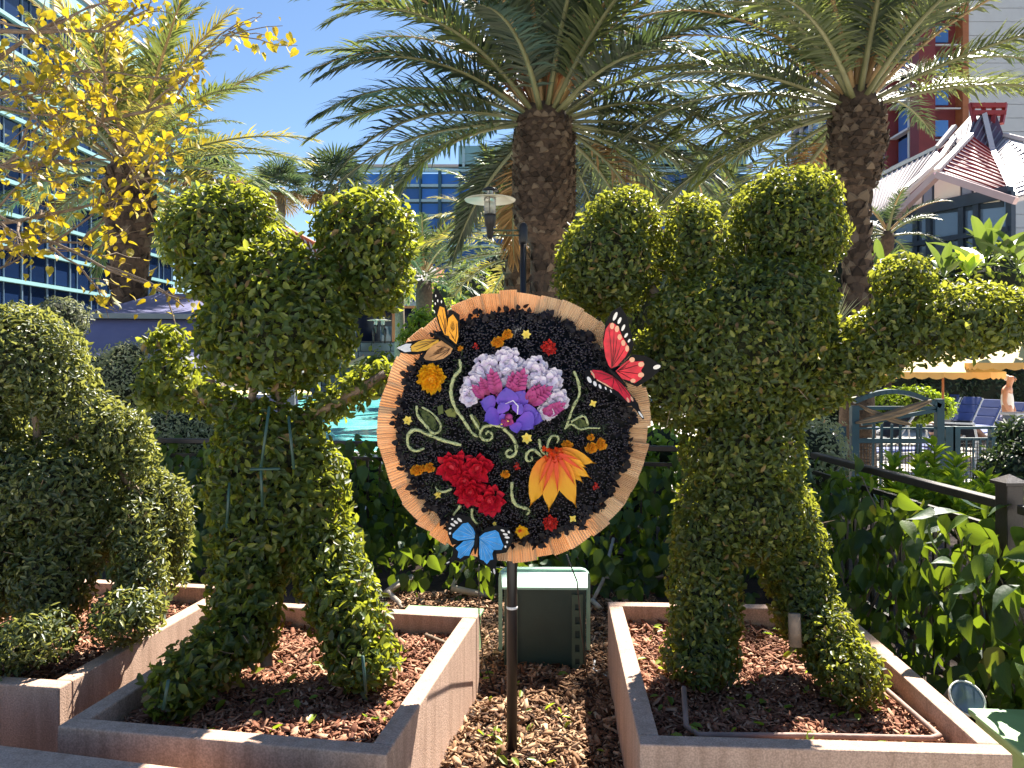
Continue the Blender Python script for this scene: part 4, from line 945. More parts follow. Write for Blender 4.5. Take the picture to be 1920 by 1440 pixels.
# ------------------------------------------------------------------ black railing with vines
random.seed(71); RS = np.random.RandomState(71)
def railing(a, b, zt, label, step=.11, posts=None, ptop=None):
    a, b = Vector((*a, 0)), Vector((*b, 0)); L = (b - a).length; d = (b - a) / L
    root = empty('railing', a, math.atan2(d.y, d.x), label, 'railing', 'black metal railings')
    MB().box((L / 2, 0, zt - .022), (L, .062, .044)).build('handrail', M['brown_metal'], root, bevel=.006)
    MB().box((L / 2, 0, zt - .15), (L - .01, .03, .03)).build('lower_rail', M['brown_metal'], root); MB().box((L / 2, 0, .1), (L - .01, .03, .03)).build('lower_rail', M['brown_metal'], root)
    bm_ = MB().box((0, 0, (zt - .15) / 2), (.019, .019, zt - .17)).mesh('baluster', M['brown_metal'])
    for k in range(int(L / step)): link('baluster', bm_, root).location = ((k + .5) * step, 0, .01)
    for q in posts or []:
        r = MB(); r.box((q * L, 0, .54), (.085, .085, 1.08)).build('post', M['brown_metal'], root, bevel=.004)
        MB().add([(q * L + x * .058, y * .058, 1.0802) for x, y in ((-1, -1), (1, -1), (1, 1), (-1, 1))] + [(q * L + x * .058, y * .058, 1.095) for x, y in ((-1, -1), (1, -1), (1, 1), (-1, 1))] + [(q * L, 0, 1.13)],
                 [(3, 2, 1, 0), (0, 1, 5, 4), (1, 2, 6, 5), (2, 3, 7, 6), (3, 0, 4, 7), (4, 5, 8), (5, 6, 8), (6, 7, 8), (7, 4, 8)]).build('post_cap', M['brown_metal'], root)
    return root
RA, RB = (-3.9, 7.0), (2.26, 6.05); RC, RD = (2.26, 5.75), (2.38, 3.68)
railing(RA, RB, 1.0, 'long black railing running behind the planters', posts=[0])
railing(RC, RD, 1.0, 'black railing slanting along the right side to a capped post', posts=[1.0])
railing((2.385, 3.59), (2.46, 1.5), 1.0, 'short black railing beyond the capped post at the photo edge')

def vine(a, b, n, zlo, zhi, label, off, L0, depth=.16, single=300, wood=12, wpale=4):
    a, b = np.array((*a, 0.)), np.array((*b, 0.)); d = unit((b - a)[None])[0]; nr = np.array((d[1], -d[0], 0))
    if nr[1] > .3 or nr[0] > .5: nr = -nr
    root = empty('climbing_vine', tuple(a), 0, label, 'vine', 'vines on the railings'); bpy.context.view_layer.update()
    s_ = RS.uniform(0, 1, n); z = zlo + (zhi - zlo) * RS.uniform(0, 1, n) ** .9; z += .08 * np.sin(s_ * 37) * (z / zhi)
    o = off + RS.normal(size=n) * depth
    p = a + (b - a) * s_[:, None] + nr * o[:, None]; p[:, 2] = z
    bn = unit(nr * np.sign(RS.rand(n) - .25)[:, None] * 1.0 + RS.normal(size=(n, 3)) * .5 + np.array((0, 0, .22)))
    t = RS.normal(size=(n, 3)) * .4 + np.array((0, 0, -1.)) + nr * .15; t = unit(t - bn * (t * bn).sum(1, keepdims=True)); s = np.cross(bn, t)
    L = L0 * RS.uniform(.5, 1.3, n); leaves(root, p, bn, t, s, L, L * RS.uniform(.62, .8, n), BROAD, M['vine'], single, smooth=True)
    for k in range(wood):
        q = random.random(); z0 = random.uniform(0, .3); pts = [Vector(a + (b - a) * q + nr * off) + Vector((0, 0, z0))]
        v_ = random.uniform(-.06, .06)
        for j in range(7): v_ = max(-.12, min(.12, v_ + random.uniform(-.05, .05))); pts.append(pts[-1] + Vector(d) * v_ + Vector(nr) * random.uniform(-.02, .02) + Vector((0, 0, random.uniform(.06, .13))))
        at_root(MB().tube(pts, [.008 - .0007 * j for j in range(8)], 6).build('stem', M['branch'], root), root)
    for k in range(wpale):
        pass
    return root
vine((-3.4, 6.85), (2.2, 5.95), 2000, .02, .98, 'large leaved vine covering the long back railing', .05, .11)
vine((2.2, 5.7), (2.34, 1.9), 1350, .02, .92, 'dark large leaved vine covering the slanting railing', .06, .122, wood=22)
vine((-3.3, 5.95), (1.95, 5.45), 1100, .02, .42, 'low sprawling vine leaves at the foot of the back railing', .0, .10, .2, wood=4)
vw = empty('woody_vine_stem', P(700, 1100, 5.6), 0, 'pale bare bent vine stems below the wheel', 'plant stem'); bpy.context.view_layer.update()
for pts, r in [([(723, 1112, 5.3), (742, 1098, 5.4), (772, 1082, 5.6)], .022), ([(727, 1110, 5.3), (748, 1130, 5.2), (756, 1150, 5.1)], .018), ([(846, 1102, 5.4), (880, 1110, 5.4), (935, 1120, 5.5)], .024), ([(848, 1100, 5.4), (862, 1072, 5.6), (880, 1050, 5.7)], .014), ([(880, 1070, 5.7), (930, 1066, 5.7), (1000, 1072, 5.7)], .016), ([(1112, 1125, 5.2), (1130, 1090, 5.4), (1150, 1010, 5.8)], .013), ([(1110, 1125, 5.2), (1125, 1140, 5.1)], .016), ([(1110, 1080, 5.6), (1200, 1090, 5.6), (1280, 1070, 5.6)], .008)]:
    at_root(MB().tube([P(*q) for q in pts], r, 8).build('stem', M['twig_pale'], vw, smooth=True), vw)

# ------------------------------------------------------------------ utility boxes and the ground light
cb = empty('utility_cabinet', (.18, 4.24, 0), R(-1.5), 'dark green steel utility cabinet with mint lid behind the pole', 'cabinet')
cw, ch, cdp = .50, .45, .20
MB().box((0, .0, ch / 2), (cw - .06, cdp - .05, ch - .02)).build('body', M['cabinet'], cb, bevel=.006)
MB().prism([(-cw / 2 + .02, -cdp / 2, ch - .008), (cw / 2 - .02, -cdp / 2, ch - .008), (cw / 2 - .005, cdp / 2 + .02, ch + .02), (-cw / 2 + .005, cdp / 2 + .02, ch + .02)], (0, 0, .012)).build('lid', M['cabinet_top'], cb)
fr = MB(); r_ = .05; zt = ch + .045
pts = [(-cw / 2 - .01, 0, 0), (-cw / 2 - .01, 0, zt - r_)] + [(-cw / 2 - .01 + r_ - r_ * math.cos(a), 0, zt - r_ + r_ * math.sin(a)) for a in (PI / 6, PI / 3, PI / 2)] + [(cw / 2 + .01 - r_ + r_ * math.sin(a), 0, zt - r_ + r_ * math.cos(a)) for a in (0, PI / 6, PI / 3, PI / 2)] + [(cw / 2 + .01, 0, 0)]
for i in range(len(pts) - 1):
    a, b = Vector(pts[i]), Vector(pts[i + 1]); d = (b - a).normalized(); nr = Vector((-d.z, 0, d.x))
    q0, q1 = a + Vector((0, .12, 0)), b + Vector((0, .12, 0))
    fr.prism([q0, q1, q1 - nr * .02, q0 - nr * .02], (0, .045, 0))
fr.build('rim_frame', M['cabinet_top'], cb)
for sx in (-1, 1):
    st = MB(); xw = .058; x0 = sx * (cw / 2 - .075)
    for x_ in (-.021, .021): st.box((x0 + x_, -cdp / 2 + .012, ch / 2 - .01), (.017, .008, ch - .05))
    for k in range(6): st.box((x0, -cdp / 2 + .012, .012 + k * (ch - .075) / 5), (.0249, .0079, .035 if k % 5 else .05))
    st.build('slotted_rail', M['cabinet_rail'] if 'cabinet_rail' in M else M.setdefault('cabinet_rail', mat('olive green steel rail', (.07, .11, .07), .5, .15, 8)), cb)
MB().tube([(.28, .05, .01), (.26, -.1, .015), (.35, -.25, .02)], .006, 6).build('cable', M['white'], cb)
vx = empty('valve_box', (-.40, 4.36, 0), R(-8), 'low green plastic valve box behind the planter left of the pole', 'utility box')
MB().box((0, 0, .112), (.42, .20, .225)).build('body', M['lid'], vx, bevel=.01); MB().box((0, 0, .237), (.45, .23, .02)).build('lid', M['lid'], vx, bevel=.006)
for k in range(3): MB().box((-.14 + k * .14, -.102, .11), (.1, .006, .14)).build('side_rib', M['lid'], vx)
vy = empty('valve_box', (2.07, 2.76, -.05), R(-3), 'light green utility box lid at the bottom right corner', 'utility box')
MB().box((0, 0, .15), (.48, .6, .30)).build('body', M['lid'], vy, bevel=.012); MB().box((0, 0, .312), (.52, .64, .024)).build('lid', M['lid'], vy, bevel=.008); MB().box((-.1, -.2, .327), (.08, .05, .01)).build('handle', M['cabinet'], vy)
gl = empty('ground_light', P(1812, 1310, 3.12), 0, 'round black ground light with a pale rim behind the planter corner', 'light')
rot = Matrix.Rotation(R(50), 3, 'X')
MB().lathe([(.04, -.10), (.06, -.08), (.072, 0), (.06, .002)], 20, M=rot).build('housing', M['black_metal'], gl, smooth=True)
MB().lathe([(.064, .0), (.071, .0), (.071, .01), (.064, .01), (.064, .0)], 24, M=rot, cap=False).build('rim', M['white'], gl, smooth=True)
MB().lathe([(.0, .004), (.061, .005), (.061, .009), (.0, .010)], 20, M=rot).build('lens', M['pane_dark'], gl)
MB().tube([(0, .02, -.05), (0, .04, -.33)], .01, 6).build('stake', M['black_metal'], gl)
# fallen leaves on the bark
n = 150; a = RS.rand(n, 2)
p = np.where((np.arange(n) < 60)[:, None], np.c_[.55 + a[:, 0] * 1.0, 2.66 + a[:, 1] * 1.25, np.full(n, .335)], np.where((np.arange(n) < 100)[:, None], np.c_[-1.2 + a[:, 0] * .75, 2.75 + a[:, 1] * 1.1, np.full(n, .335)], np.c_[-.2 + a[:, 0] * .6, 2.4 + a[:, 1] * 1.7, np.full(n, .045)]))
bn = unit(RS.normal(size=(n, 3)) * .4 + np.array((0, 0, 1.))); t = RS.normal(size=(n, 3)); t = unit(t - bn * (t * bn).sum(1, keepdims=True)); L = RS.uniform(.03, .06, n)
tag(link('fallen_leaves', tiled('fallen_leaves', leaf_verts(p, bn, t, np.cross(bn, t), L, L * .5, OVAL), OVAL[1], M['bright'])), 'green leaves fallen on the bark chips', 'fallen leaves', None, 'stuff')
# ------------------------------------------------------------------ flower wheel on a black pole
random.seed(81); RS = np.random.RandomState(81)
WY, WZ, WX = 3.17, EYE - (800 - HZ) / F * 3.17, (963 - 960) / F * 3.17
fs = empty('flower_wheel', (0, 3.24, 0), 0, 'round black flower wheel with fluted tan border on a black pole', 'garden sign'); bpy.context.view_layer.update()
FS = fs.matrix_world.inverted()
U = .00085                                    # one photo unit of the flower drawing, in metres
def dome(r): return .015 + .062 * max(0, 1 - (r / .48) ** 2)
def W(zx, zy, off=0.):
    x, z = (zx - 728) * U, (720 - zy) * U
    return Vector((WX + x, WY - dome(math.hypot(x, z)) - off, WZ + z))
def wp(mb, name, m, parent=None, smooth=False, label=None, kind=None):
    o = mb.build(name, m, parent or fs, smooth); o.matrix_parent_inverse = FS if (parent is None or parent == fs) else Matrix()
    return tag(o, label, None, None, kind)
MB().tube([(0, 3.24, -.2), (0, 3.24, WZ + .35)], .0222, 20).build('pole', M['black_metal'], fs, smooth=True).matrix_parent_inverse = FS
wp(MB().lathe([(.0226, 0), (.0242, .003), (.0242, .008), (.0226, .011)], 16, (0, 3.24, P(0, 1141, 3.24).z)), 'cable_tie', M['white'])
wp(MB().lathe([(.0, -.012), (.474, -.012), (.474, .012), (0, .012)], 64, (WX, WY + .02, WZ), M=Matrix.Rotation(R(90), 3, 'X')), 'backing_disc', M['dark'])
wp(MB().box((0, 3.215, WZ), (.12, .05, .5)), 'bracket', M['black_metal'])

# border of short fluted strips
m, nt, b = nodes('fluted tan paper'); N, Lk = nt.nodes, nt.links
tc = N.new('ShaderNodeTexCoord'); oi = N.new('ShaderNodeObjectInfo'); n1 = N.new('ShaderNodeTexNoise'); n1.inputs['Scale'].default_value = 60; Lk.new(tc.outputs['Object'], n1.inputs[0])
ad = N.new('ShaderNodeMath'); ad.operation = 'MULTIPLY_ADD'; Lk.new(n1.outputs[0], ad.inputs[0]); ad.inputs[1].default_value = .7; Lk.new(oi.outputs['Random'], ad.inputs[2])
rp = N.new('ShaderNodeValToRGB'); rp.color_ramp.elements[0].color = (.66, .44, .25, 1); rp.color_ramp.elements[1].color = (.86, .65, .41, 1); rp.color_ramp.elements[0].position = .2; rp.color_ramp.elements[1].position = 1.3 if False else 1
Lk.new(ad.outputs[0], rp.inputs[0]); Lk.new(rp.outputs[0], b.inputs['Base Color']); b.inputs['Roughness'].default_value = .7
tl_ = N.new('ShaderNodeBsdfTranslucent'); tl_.inputs[0].default_value = (.85, .54, .27, 1)
ms = N.new('ShaderNodeMixShader'); ms.inputs[0].default_value = .38; Lk.new(b.outputs[0], ms.inputs[1]); Lk.new(tl_.outputs[0], ms.inputs[2]); Lk.new(ms.outputs[0], nt.nodes['Material Output'].inputs[0])
M['flute'] = m
NS_ = 42; a0 = 0.
wts = [random.uniform(.7, 1.35) for _ in range(NS_)]; tot = sum(wts)
for k in range(NS_):
    da = 2 * PI * wts[k] / tot; a1 = a0 + da * 1.02
    ro0, ro1 = .557 + random.uniform(-.008, .013), .557 + random.uniform(-.008, .013); tilt = random.uniform(-.012, .012); y0 = WY + .006 + (k % 2) * .004
    n = 9; V = []; f = []
    for j in range(n * 2 + 1):
        t = j / (n * 2); a = a0 + (a1 - a0) * t; z = (.0055 if j % 2 else -.001) * random.uniform(.5, 1.3) + tilt * (t - .5)
        ro = ro0 + (ro1 - ro0) * t
        for r in (.44, ro): V.append((WX + math.cos(a) * r, y0 - z - .012 * (r - .455) / .1 * math.sin(k * 1.3), WZ + math.sin(a) * r))
    q = len(V); V += [(v[0], v[1] + .0022, v[2]) for v in V]
    for j in range(n * 2):
        b_ = j * 2; f += [(b_, b_ + 1, b_ + 3, b_ + 2), (q + b_, q + b_ + 2, q + b_ + 3, q + b_ + 1), (b_ + 1, q + b_ + 1, q + b_ + 3, b_ + 3)]
    f += [(0, q, q + 1, 1), (4 * n, 4 * n + 1, q + 4 * n + 1, q + 4 * n)]
    wp(MB().add(V, f), 'fluted_strip', M['flute']); a0 += da

# bed of black beads and ruffled black petals round its edge
m, nt, b = nodes('glossy black beads'); N, Lk = nt.nodes, nt.links
g = N.new('ShaderNodeNewGeometry'); rp = N.new('ShaderNodeValToRGB'); rp.color_ramp.elements[0].color = (.003, .003, .005, 1); rp.color_ramp.elements[1].color = (.016, .012, .022, 1)
Lk.new(g.outputs['Random Per Island'], rp.inputs[0]); Lk.new(rp.outputs[0], b.inputs['Base Color']); b.inputs['Roughness'].default_value = .22; b.inputs['Specular IOR Level'].default_value = .45; M['beads'] = m
M['black_petal'] = leaf_mat('black ruffled petals', [(0, (.003, .0025, .004)), (1, (.012, .009, .014))], (.02, .012, .02), .04, .55, .25)
n = 8600; rr = .474 * np.sqrt(RS.rand(n)); aa = RS.rand(n) * 2 * PI
dm = .015 + .062 * np.clip(1 - (rr / .48) ** 2, 0, 1)
C3 = np.stack([WX + rr * np.cos(aa), WY - dm + RS.uniform(-.003, .004, n), WZ + rr * np.sin(aa)], 1)
ico = [(0, 0, 1)] + [(.894 * math.cos(2 * PI * k / 5), .894 * math.sin(2 * PI * k / 5), .447) for k in range(5)] + [(.894 * math.cos(2 * PI * (k + .5) / 5), .894 * math.sin(2 * PI * (k + .5) / 5), -.447) for k in range(5)]
icf = [(0, 1 + k, 1 + (k + 1) % 5) for k in range(5)] + [(1 + k, 6 + k, 1 + (k + 1) % 5) for k in range(5)] + [(1 + (k + 1) % 5, 6 + k, 6 + (k + 1) % 5) for k in range(5)]
ico = np.array([(x, -z, y) for x, y, z in ico]); rd = RS.uniform(.0042, .0068, n)
o = link('black_beads', tiled('black_beads', C3[:, None] + ico[None] * rd[:, None, None], icf, M['beads'], smooth=True), fs); o.matrix_parent_inverse = FS; o['kind'] = 'stuff'
o = wp(MB().lathe([(.475, .0), (.44, -.016), (.36, -.040), (.2, -.062), (.0, -.072)], 48, (WX, WY - .002, WZ), M=Matrix.Rotation(R(-90), 3, 'X') @ Matrix.Scale(-1, 3)), 'flower_bed', M['dark'], smooth=True)
n = 900; aa = RS.rand(n) * 2 * PI; rr = RS.uniform(.445, .482, n) + .012 * np.sin(aa * 31) + .008 * np.sin(aa * 17)
rad = np.stack([np.cos(aa), np.zeros(n), np.sin(aa)], 1); p = np.stack([WX + rr * np.cos(aa), WY - .018 + RS.uniform(-.014, .012, n), WZ + rr * np.sin(aa)], 1)
t = unit(rad + RS.normal(size=(n, 3)) * .55); bn = unit(np.array((0, -1., 0)) + RS.normal(size=(n, 3)) * .5); bn = unit(bn - t * (bn * t).sum(1, keepdims=True)); s = np.cross(bn, t); L = RS.uniform(.014, .028, n)
o = link('ruffle_petals', tiled('ruffle_petals', leaf_verts(p, bn, t, s, L, L * .95, HEART), HEART[1], M['black_petal']), fs); o.matrix_parent_inverse = FS; o['kind'] = 'stuff'

# ---- petals
def petal_mesh(L, Wd, m, cup=.2, tip=.5, ruffle=0., name='petal', tipw=0.):
    V = []; f = []; K = 7; J = 5
    for i in range(K):
        t = i / (K - 1); w = Wd * (math.sin(PI * min(1, (t * (1 - tipw) + .06) ** tip * .97)) ** .75)
        for j in range(J):
            q = -1 + 2 * j / (J - 1)
            V.append((t * L - abs(q) ** 2 * .08 * L * t, q * w / 2, cup * L * (t * t * .6 - .25 * t) + cup * .9 * w * q * q * .5 + ruffle * L * math.sin(q * 7 + i * 2.1) * t))
    for i in range(K - 1):
        for j in range(J - 1): a = i * J + j; f.append((a, a + 1, a + J + 1, a + J))
    me = bpy.data.meshes.new(name); me.from_pydata(V, [], f); me.materials.append(m); me.polygons.foreach_set('use_smooth', [True] * len(f)); me.update(); return me
def place(me, parent, zx, zy, ang, off=.008, tilt=.3, s=1., name='petal', roll=0.):
    """a petal with its foot on the wheel, pointing along ang (0 = right, 90 = up), lifted by tilt"""
    a = R(ang); d = Vector((math.cos(a), 0, math.sin(a))); n = Vector((0, -1, 0)); sd_ = n.cross(d)
    mt = Matrix((d, sd_, n)).transposed().to_4x4() @ Matrix.Rotation(-tilt, 4, 'Y') @ Matrix.Rotation(roll, 4, 'X') @ Matrix.Scale(s, 4); mt.translation = W(zx, zy, off)
    o = link(name, me, parent); o.matrix_parent_inverse = parent_inv(parent); o.matrix_basis = mt; return o
def parent_inv(p): return FS if p == fs else Matrix()
def core(name, zx, zy, r, m, off=.0, label=None, flat=.6):
    """the heart of a flower: the part that carries its petals (built in world coordinates, so children need no offset)"""
    mb = MB(); pr = [(math.sin(PI * i / 6) * r, -math.cos(PI * i / 6) * r * flat) for i in range(1, 6)]
    mb.lathe(pr, 10, W(zx, zy, off), M=Matrix.Rotation(R(90), 3, 'X')); return wp(mb, name, m, smooth=True, label=label)

M['p_white'] = petal_mat('lilac white petals', (.80, .76, .85), (.56, .46, .66), .2)
M['p_mag'] = petal_mat('magenta petals', (.46, .055, .24), (.26, .015, .10), .2)
M['p_vio'] = petal_mat('violet petals', (.13, .075, .52), (.21, .08, .62), .2)
M['p_red'] = petal_mat('red petals', (.74, .014, .045), (.45, .005, .018), .25)
M['p_scar'] = petal_mat('scarlet petals', (.66, .035, .02), (.40, .01, .012), .25)
M['p_org'] = petal_mat('orange lily petals', (.95, .44, .012), (.90, .20, .012), .25)
M['p_streak'] = petal_mat('orange red petals', (.75, .09, .01), (.70, .05, .01), .2)
M['p_gold'] = petal_mat('golden petals', (.95, .55, .015), (.88, .36, .01), .25)
M['p_rose'] = petal_mat('orange rose petals', (.98, .56, .05), (.95, .38, .025), .25)
M['p_yel'] = petal_mat('pale yellow petals', (.86, .70, .13), (.82, .56, .05), .2)
M['moss'] = leaf_mat('dark moss sprigs', [(0, (.012, .03, .012)), (1, (.06, .10, .035))], (.06, .10, .03), .2, .6)
M['curl'] = mat('pale green felt curl', (.50, .55, .27), .9, .22, 60, .8, 120)
M['leaf_olive'] = leaf_mat('olive leaves', [(0, (.07, .10, .018)), (1, (.19, .21, .04))], (.2, .24, .03), .2, .6)

# white hydrangea heads
hyd = petal_mesh(.031, .036, M['p_white'], .35, .75)
for i, (zx, zy, r) in enumerate([(600, 432, 62), (545, 500, 48), (520, 560, 40), (700, 405, 68), (690, 470, 52), (820, 440, 60), (905, 490, 48), (850, 510, 52), (930, 580, 52), (760, 470, 44), (885, 640, 36)]):
    c = core('white_hydrangea', zx, zy, r * U * .5, M['p_white'], .004, 'lilac white hydrangea head' if i == 0 else None)
    for k in range(int(r * .42)):
        a = k * 137.5; q = math.sqrt((k + .5) / (r * .42)); place(hyd, c, zx + math.cos(R(a)) * r * q * .82, zy - math.sin(R(a)) * r * q * .82, a + random.uniform(-60, 60), .010 + .026 * (1 - q * q) + random.uniform(0, .004), random.uniform(-.1, .5), random.uniform(.75, 1.05), roll=random.uniform(-.4, .4))
# magenta feathered leaves
mg = petal_mesh(.036, .021, M['p_mag'], .2, .7, .02)
for zx, zy, ang, l in [(585, 575, 130, 90), (650, 560, 103, 140), (610, 560, 115, 100), (735, 565, 72, 150), (720, 560, 88, 120), (800, 600, 36, 150), (790, 590, 52, 110), (875, 650, 28, 120), (860, 640, 10, 80)]:
    c = core('magenta_leaf', zx, zy, .008, M['p_mag'], .018)
    for k in range(9):
        t = (k // 2 + .5) / 5; sg = 1 if k % 2 else -1; f_ = 0 if k == 8 else 1
        zx2 = zx + math.cos(R(ang)) * l * t * .72; zy2 = zy - math.sin(R(ang)) * l * t * .72
        place(mg, c, zx2, zy2, ang + sg * 36 * f_, .040 + .004 * k / 9, .2, (1.25 - .5 * t) * l / 110, roll=random.uniform(-.3, .3))
# violet orchid
vio = petal_mesh(.078, .086, M['p_vio'], .16, .72, .015)
c = core('violet_orchid', 705, 665, .016, M['p_mag'], .045, 'violet orchid with a magenta throat')
for zx, zy, ang, s, off in [(640, 610, 165, .85, .028), (660, 650, 205, .92, .034), (700, 610, 95, 1.05, .034), (745, 600, 60, .85, .030), (770, 650, 5, .92, .030), (800, 660, -20, .8, .028), (760, 660, -45, 1.0, .036), (700, 660, 235, .7, .040), (690, 640, 120, .65, .044), (735, 640, 50, .62, .044), (735, 690, -80, .6, .042)]:
    place(vio, c, zx, zy, ang, off, .22, s, roll=random.uniform(-.2, .2))
mb = MB(); mb.tube([W(690, 600, .075), W(725, 585, .08), (W(748, 610, .08)), W(745, 650, .07)], [.002, .003, .003, .002], 6); wp(mb, 'orchid_curl', M['p_white'], c)
for zx, zy in ((672, 695), (702, 680)): wp(MB().lathe([(.003, -.003), (.0045, 0), (.003, .003)], 8, W(zx, zy, .075)), 'stamen', M['p_yel'], c)
mg2 = petal_mesh(.028, .018, M['p_mag'], .3, .7)
for k in range(9): place(mg2, c, 690 + random.uniform(-25, 25), 680 + random.uniform(-12, 14), random.uniform(200, 340), .055, .4, random.uniform(.7, 1.1))
# red peonies
red = petal_mesh(.042, .040, M['p_red'], .5, .6, .06)
for i, (zx, zy, r, n_) in enumerate([(440, 900, 78, 26), (560, 905, 72, 24), (500, 965, 66, 22), (525, 1020, 82, 30), (615, 1060, 78, 26)]):
    c = core('red_peony', zx, zy, .022, M['p_red'], .02, 'ruffled red peony' if i == 0 else None)
    for k in range(n_):
        q = math.sqrt((k + .3) / n_); a = k * 137.5 + random.uniform(-15, 15); place(red, c, zx + math.cos(R(a)) * r * q * .66, zy - math.sin(R(a)) * r * q * .66, a + random.uniform(-25, 25), .040 - .028 * q + random.uniform(0, .005), 1.15 - .95 * q, random.uniform(.7, 1.0), roll=random.uniform(-.5, .5))
# orange lily
lily = petal_mesh(.20, .082, M['p_org'], .12, .8, .008)
strk = petal_mesh(.14, .016, M['p_streak'], .1, .8, .02)
c = core('orange_lily', 915, 845, .024, M['p_streak'], .012, 'large orange lily with hanging pointed petals')
for (bx, by), (tx, ty), ws, off in [((930, 830), (1118, 885), .95, .02), ((940, 850), (1095, 955), .85, .028), ((930, 850), (1060, 980), .75, .022), ((925, 855), (1022, 1090), 1.0, .032), ((910, 860), (890, 1112), 1.0, .030), ((895, 855), (800, 1090), 1.05, .024), ((935, 830), (1075, 905), .8, .034)]:
    d = math.hypot(tx - bx, ty - by) * U; o = place(lily, c, bx, by, math.degrees(math.atan2(by - ty, tx - bx)), off, .06, d / .20, roll=random.uniform(-.15, .15)); o.scale.y *= ws * 1.0
for (bx, by), (tx, ty), off in [((925, 845), (850, 1050), .045), ((925, 850), (935, 1050), .048), ((935, 845), (1030, 1010), .046), ((940, 840), (1080, 930), .046), ((905, 850), (835, 1000), .04), ((940, 835), (1060, 870), .05)]:
    d = math.hypot(tx - bx, ty - by) * U; place(strk, c, bx, by, math.degrees(math.atan2(by - ty, tx - bx)), off, .02, d / .16)
fl = petal_mesh(.022, .014, M['p_streak'], .4, .7, .05)
for k in range(26): place(fl, c, 905 + random.uniform(-40, 50), 835 + random.uniform(-28, 40), random.uniform(0, 360), .04, .8, random.uniform(.7, 1.2))
# marigold
mgd = petal_mesh(.028, .024, M['p_gold'], .5, .6, .08)
c = core('golden_marigold', 334, 485, .03, M['p_gold'], .008, 'fluffy golden marigold')
for k in range(60):
    q = math.sqrt((k + .3) / 60); a = k * 137.5; place(mgd, c, 334 + math.cos(R(a)) * 52 * q, 485 - math.sin(R(a)) * 56 * q, a + random.uniform(-30, 30), .036 - .028 * q, 1.15 - .8 * q, random.uniform(.75, 1.15), roll=random.uniform(-.6, .6))
# small orange roses
ros = petal_mesh(.017, .027, M['p_rose'], .55, .5)
for zx, zy, r in [(650, 312, 30), (698, 274, 26), (675, 295, 15), (1095, 814, 30), (1142, 800, 30), (1094, 764, 19), (1140, 780, 16), (262, 924, 30), (326, 910, 27), (292, 915, 20), (688, 936, 22), (472, 342, 15), (975, 795, 22), (992, 800, 18)]:
    c = core('orange_rose', zx, zy, r * U * .55, M['p_rose'], .004)
    for k in range(14 if r > 18 else 9):
        q = (k + .5) / (14 if r > 18 else 9); a = k * 137.5; place(ros, c, zx + math.cos(R(a)) * r * .55 * q, zy - math.sin(R(a)) * r * .55 * q, a + 25, .020 - .012 * q, 1.25 - .75 * q, r / 25, roll=.2)
# yellow stars
star = petal_mesh(.022, .014, M['p_yel'], .1, .7)
for zx, zy, s, n_ in [(788, 275, 1.05, 6), (790, 767, 1.2, 6), (220, 686, 1.05, 6), (365, 1042, .85, 5), (1106, 604, .85, 4), (1012, 1158, .9, 4), (637, 1180, .5, 5)]:
    c = core('yellow_star_flower', zx, zy, .006 * s, M['p_gold'], .006); r0 = random.uniform(0, 60)
    for k in range(n_): place(star, c, zx, zy, r0 + k * 360 / n_, .010, random.uniform(.1, .35), s)
# carnations and a small lily
car = petal_mesh(.017, .015, M['p_scar'], .5, .6, .08)
for zx, zy, r, n_ in [(898, 340, 34, 20), (903, 1176, 36, 24), (548, 335, 13, 7), (744, 900, 16, 8), (1122, 1000, 15, 8), (875, 330, 18, 8)]:
    c = core('red_carnation', zx, zy, r * U * .5, M['p_scar'], .004)
    for k in range(n_): q = math.sqrt((k + .3) / n_); a = k * 137.5; place(car, c, zx + math.cos(R(a)) * r * q * .8, zy - math.sin(R(a)) * r * q * .8, a, .02 - .012 * q, 1.1 - .8 * q, random.uniform(.7, 1.1) * (1 if r > 20 else .7), roll=random.uniform(-.5, .5))
sl = petal_mesh(.038, .03, M['p_gold'], .3, .7, .06); c = core('golden_lily', 765, 1215, .012, M['p_streak'], .006, 'small golden lily with an orange throat')
for k in range(9): place(sl, c, 765, 1215, k * 40 + 25, .012, .3 + .2 * (k % 2), random.uniform(.75, 1.05))
for k in range(8): place(fl, c, 760, 1215, random.uniform(60, 320), .02, .6, .6)

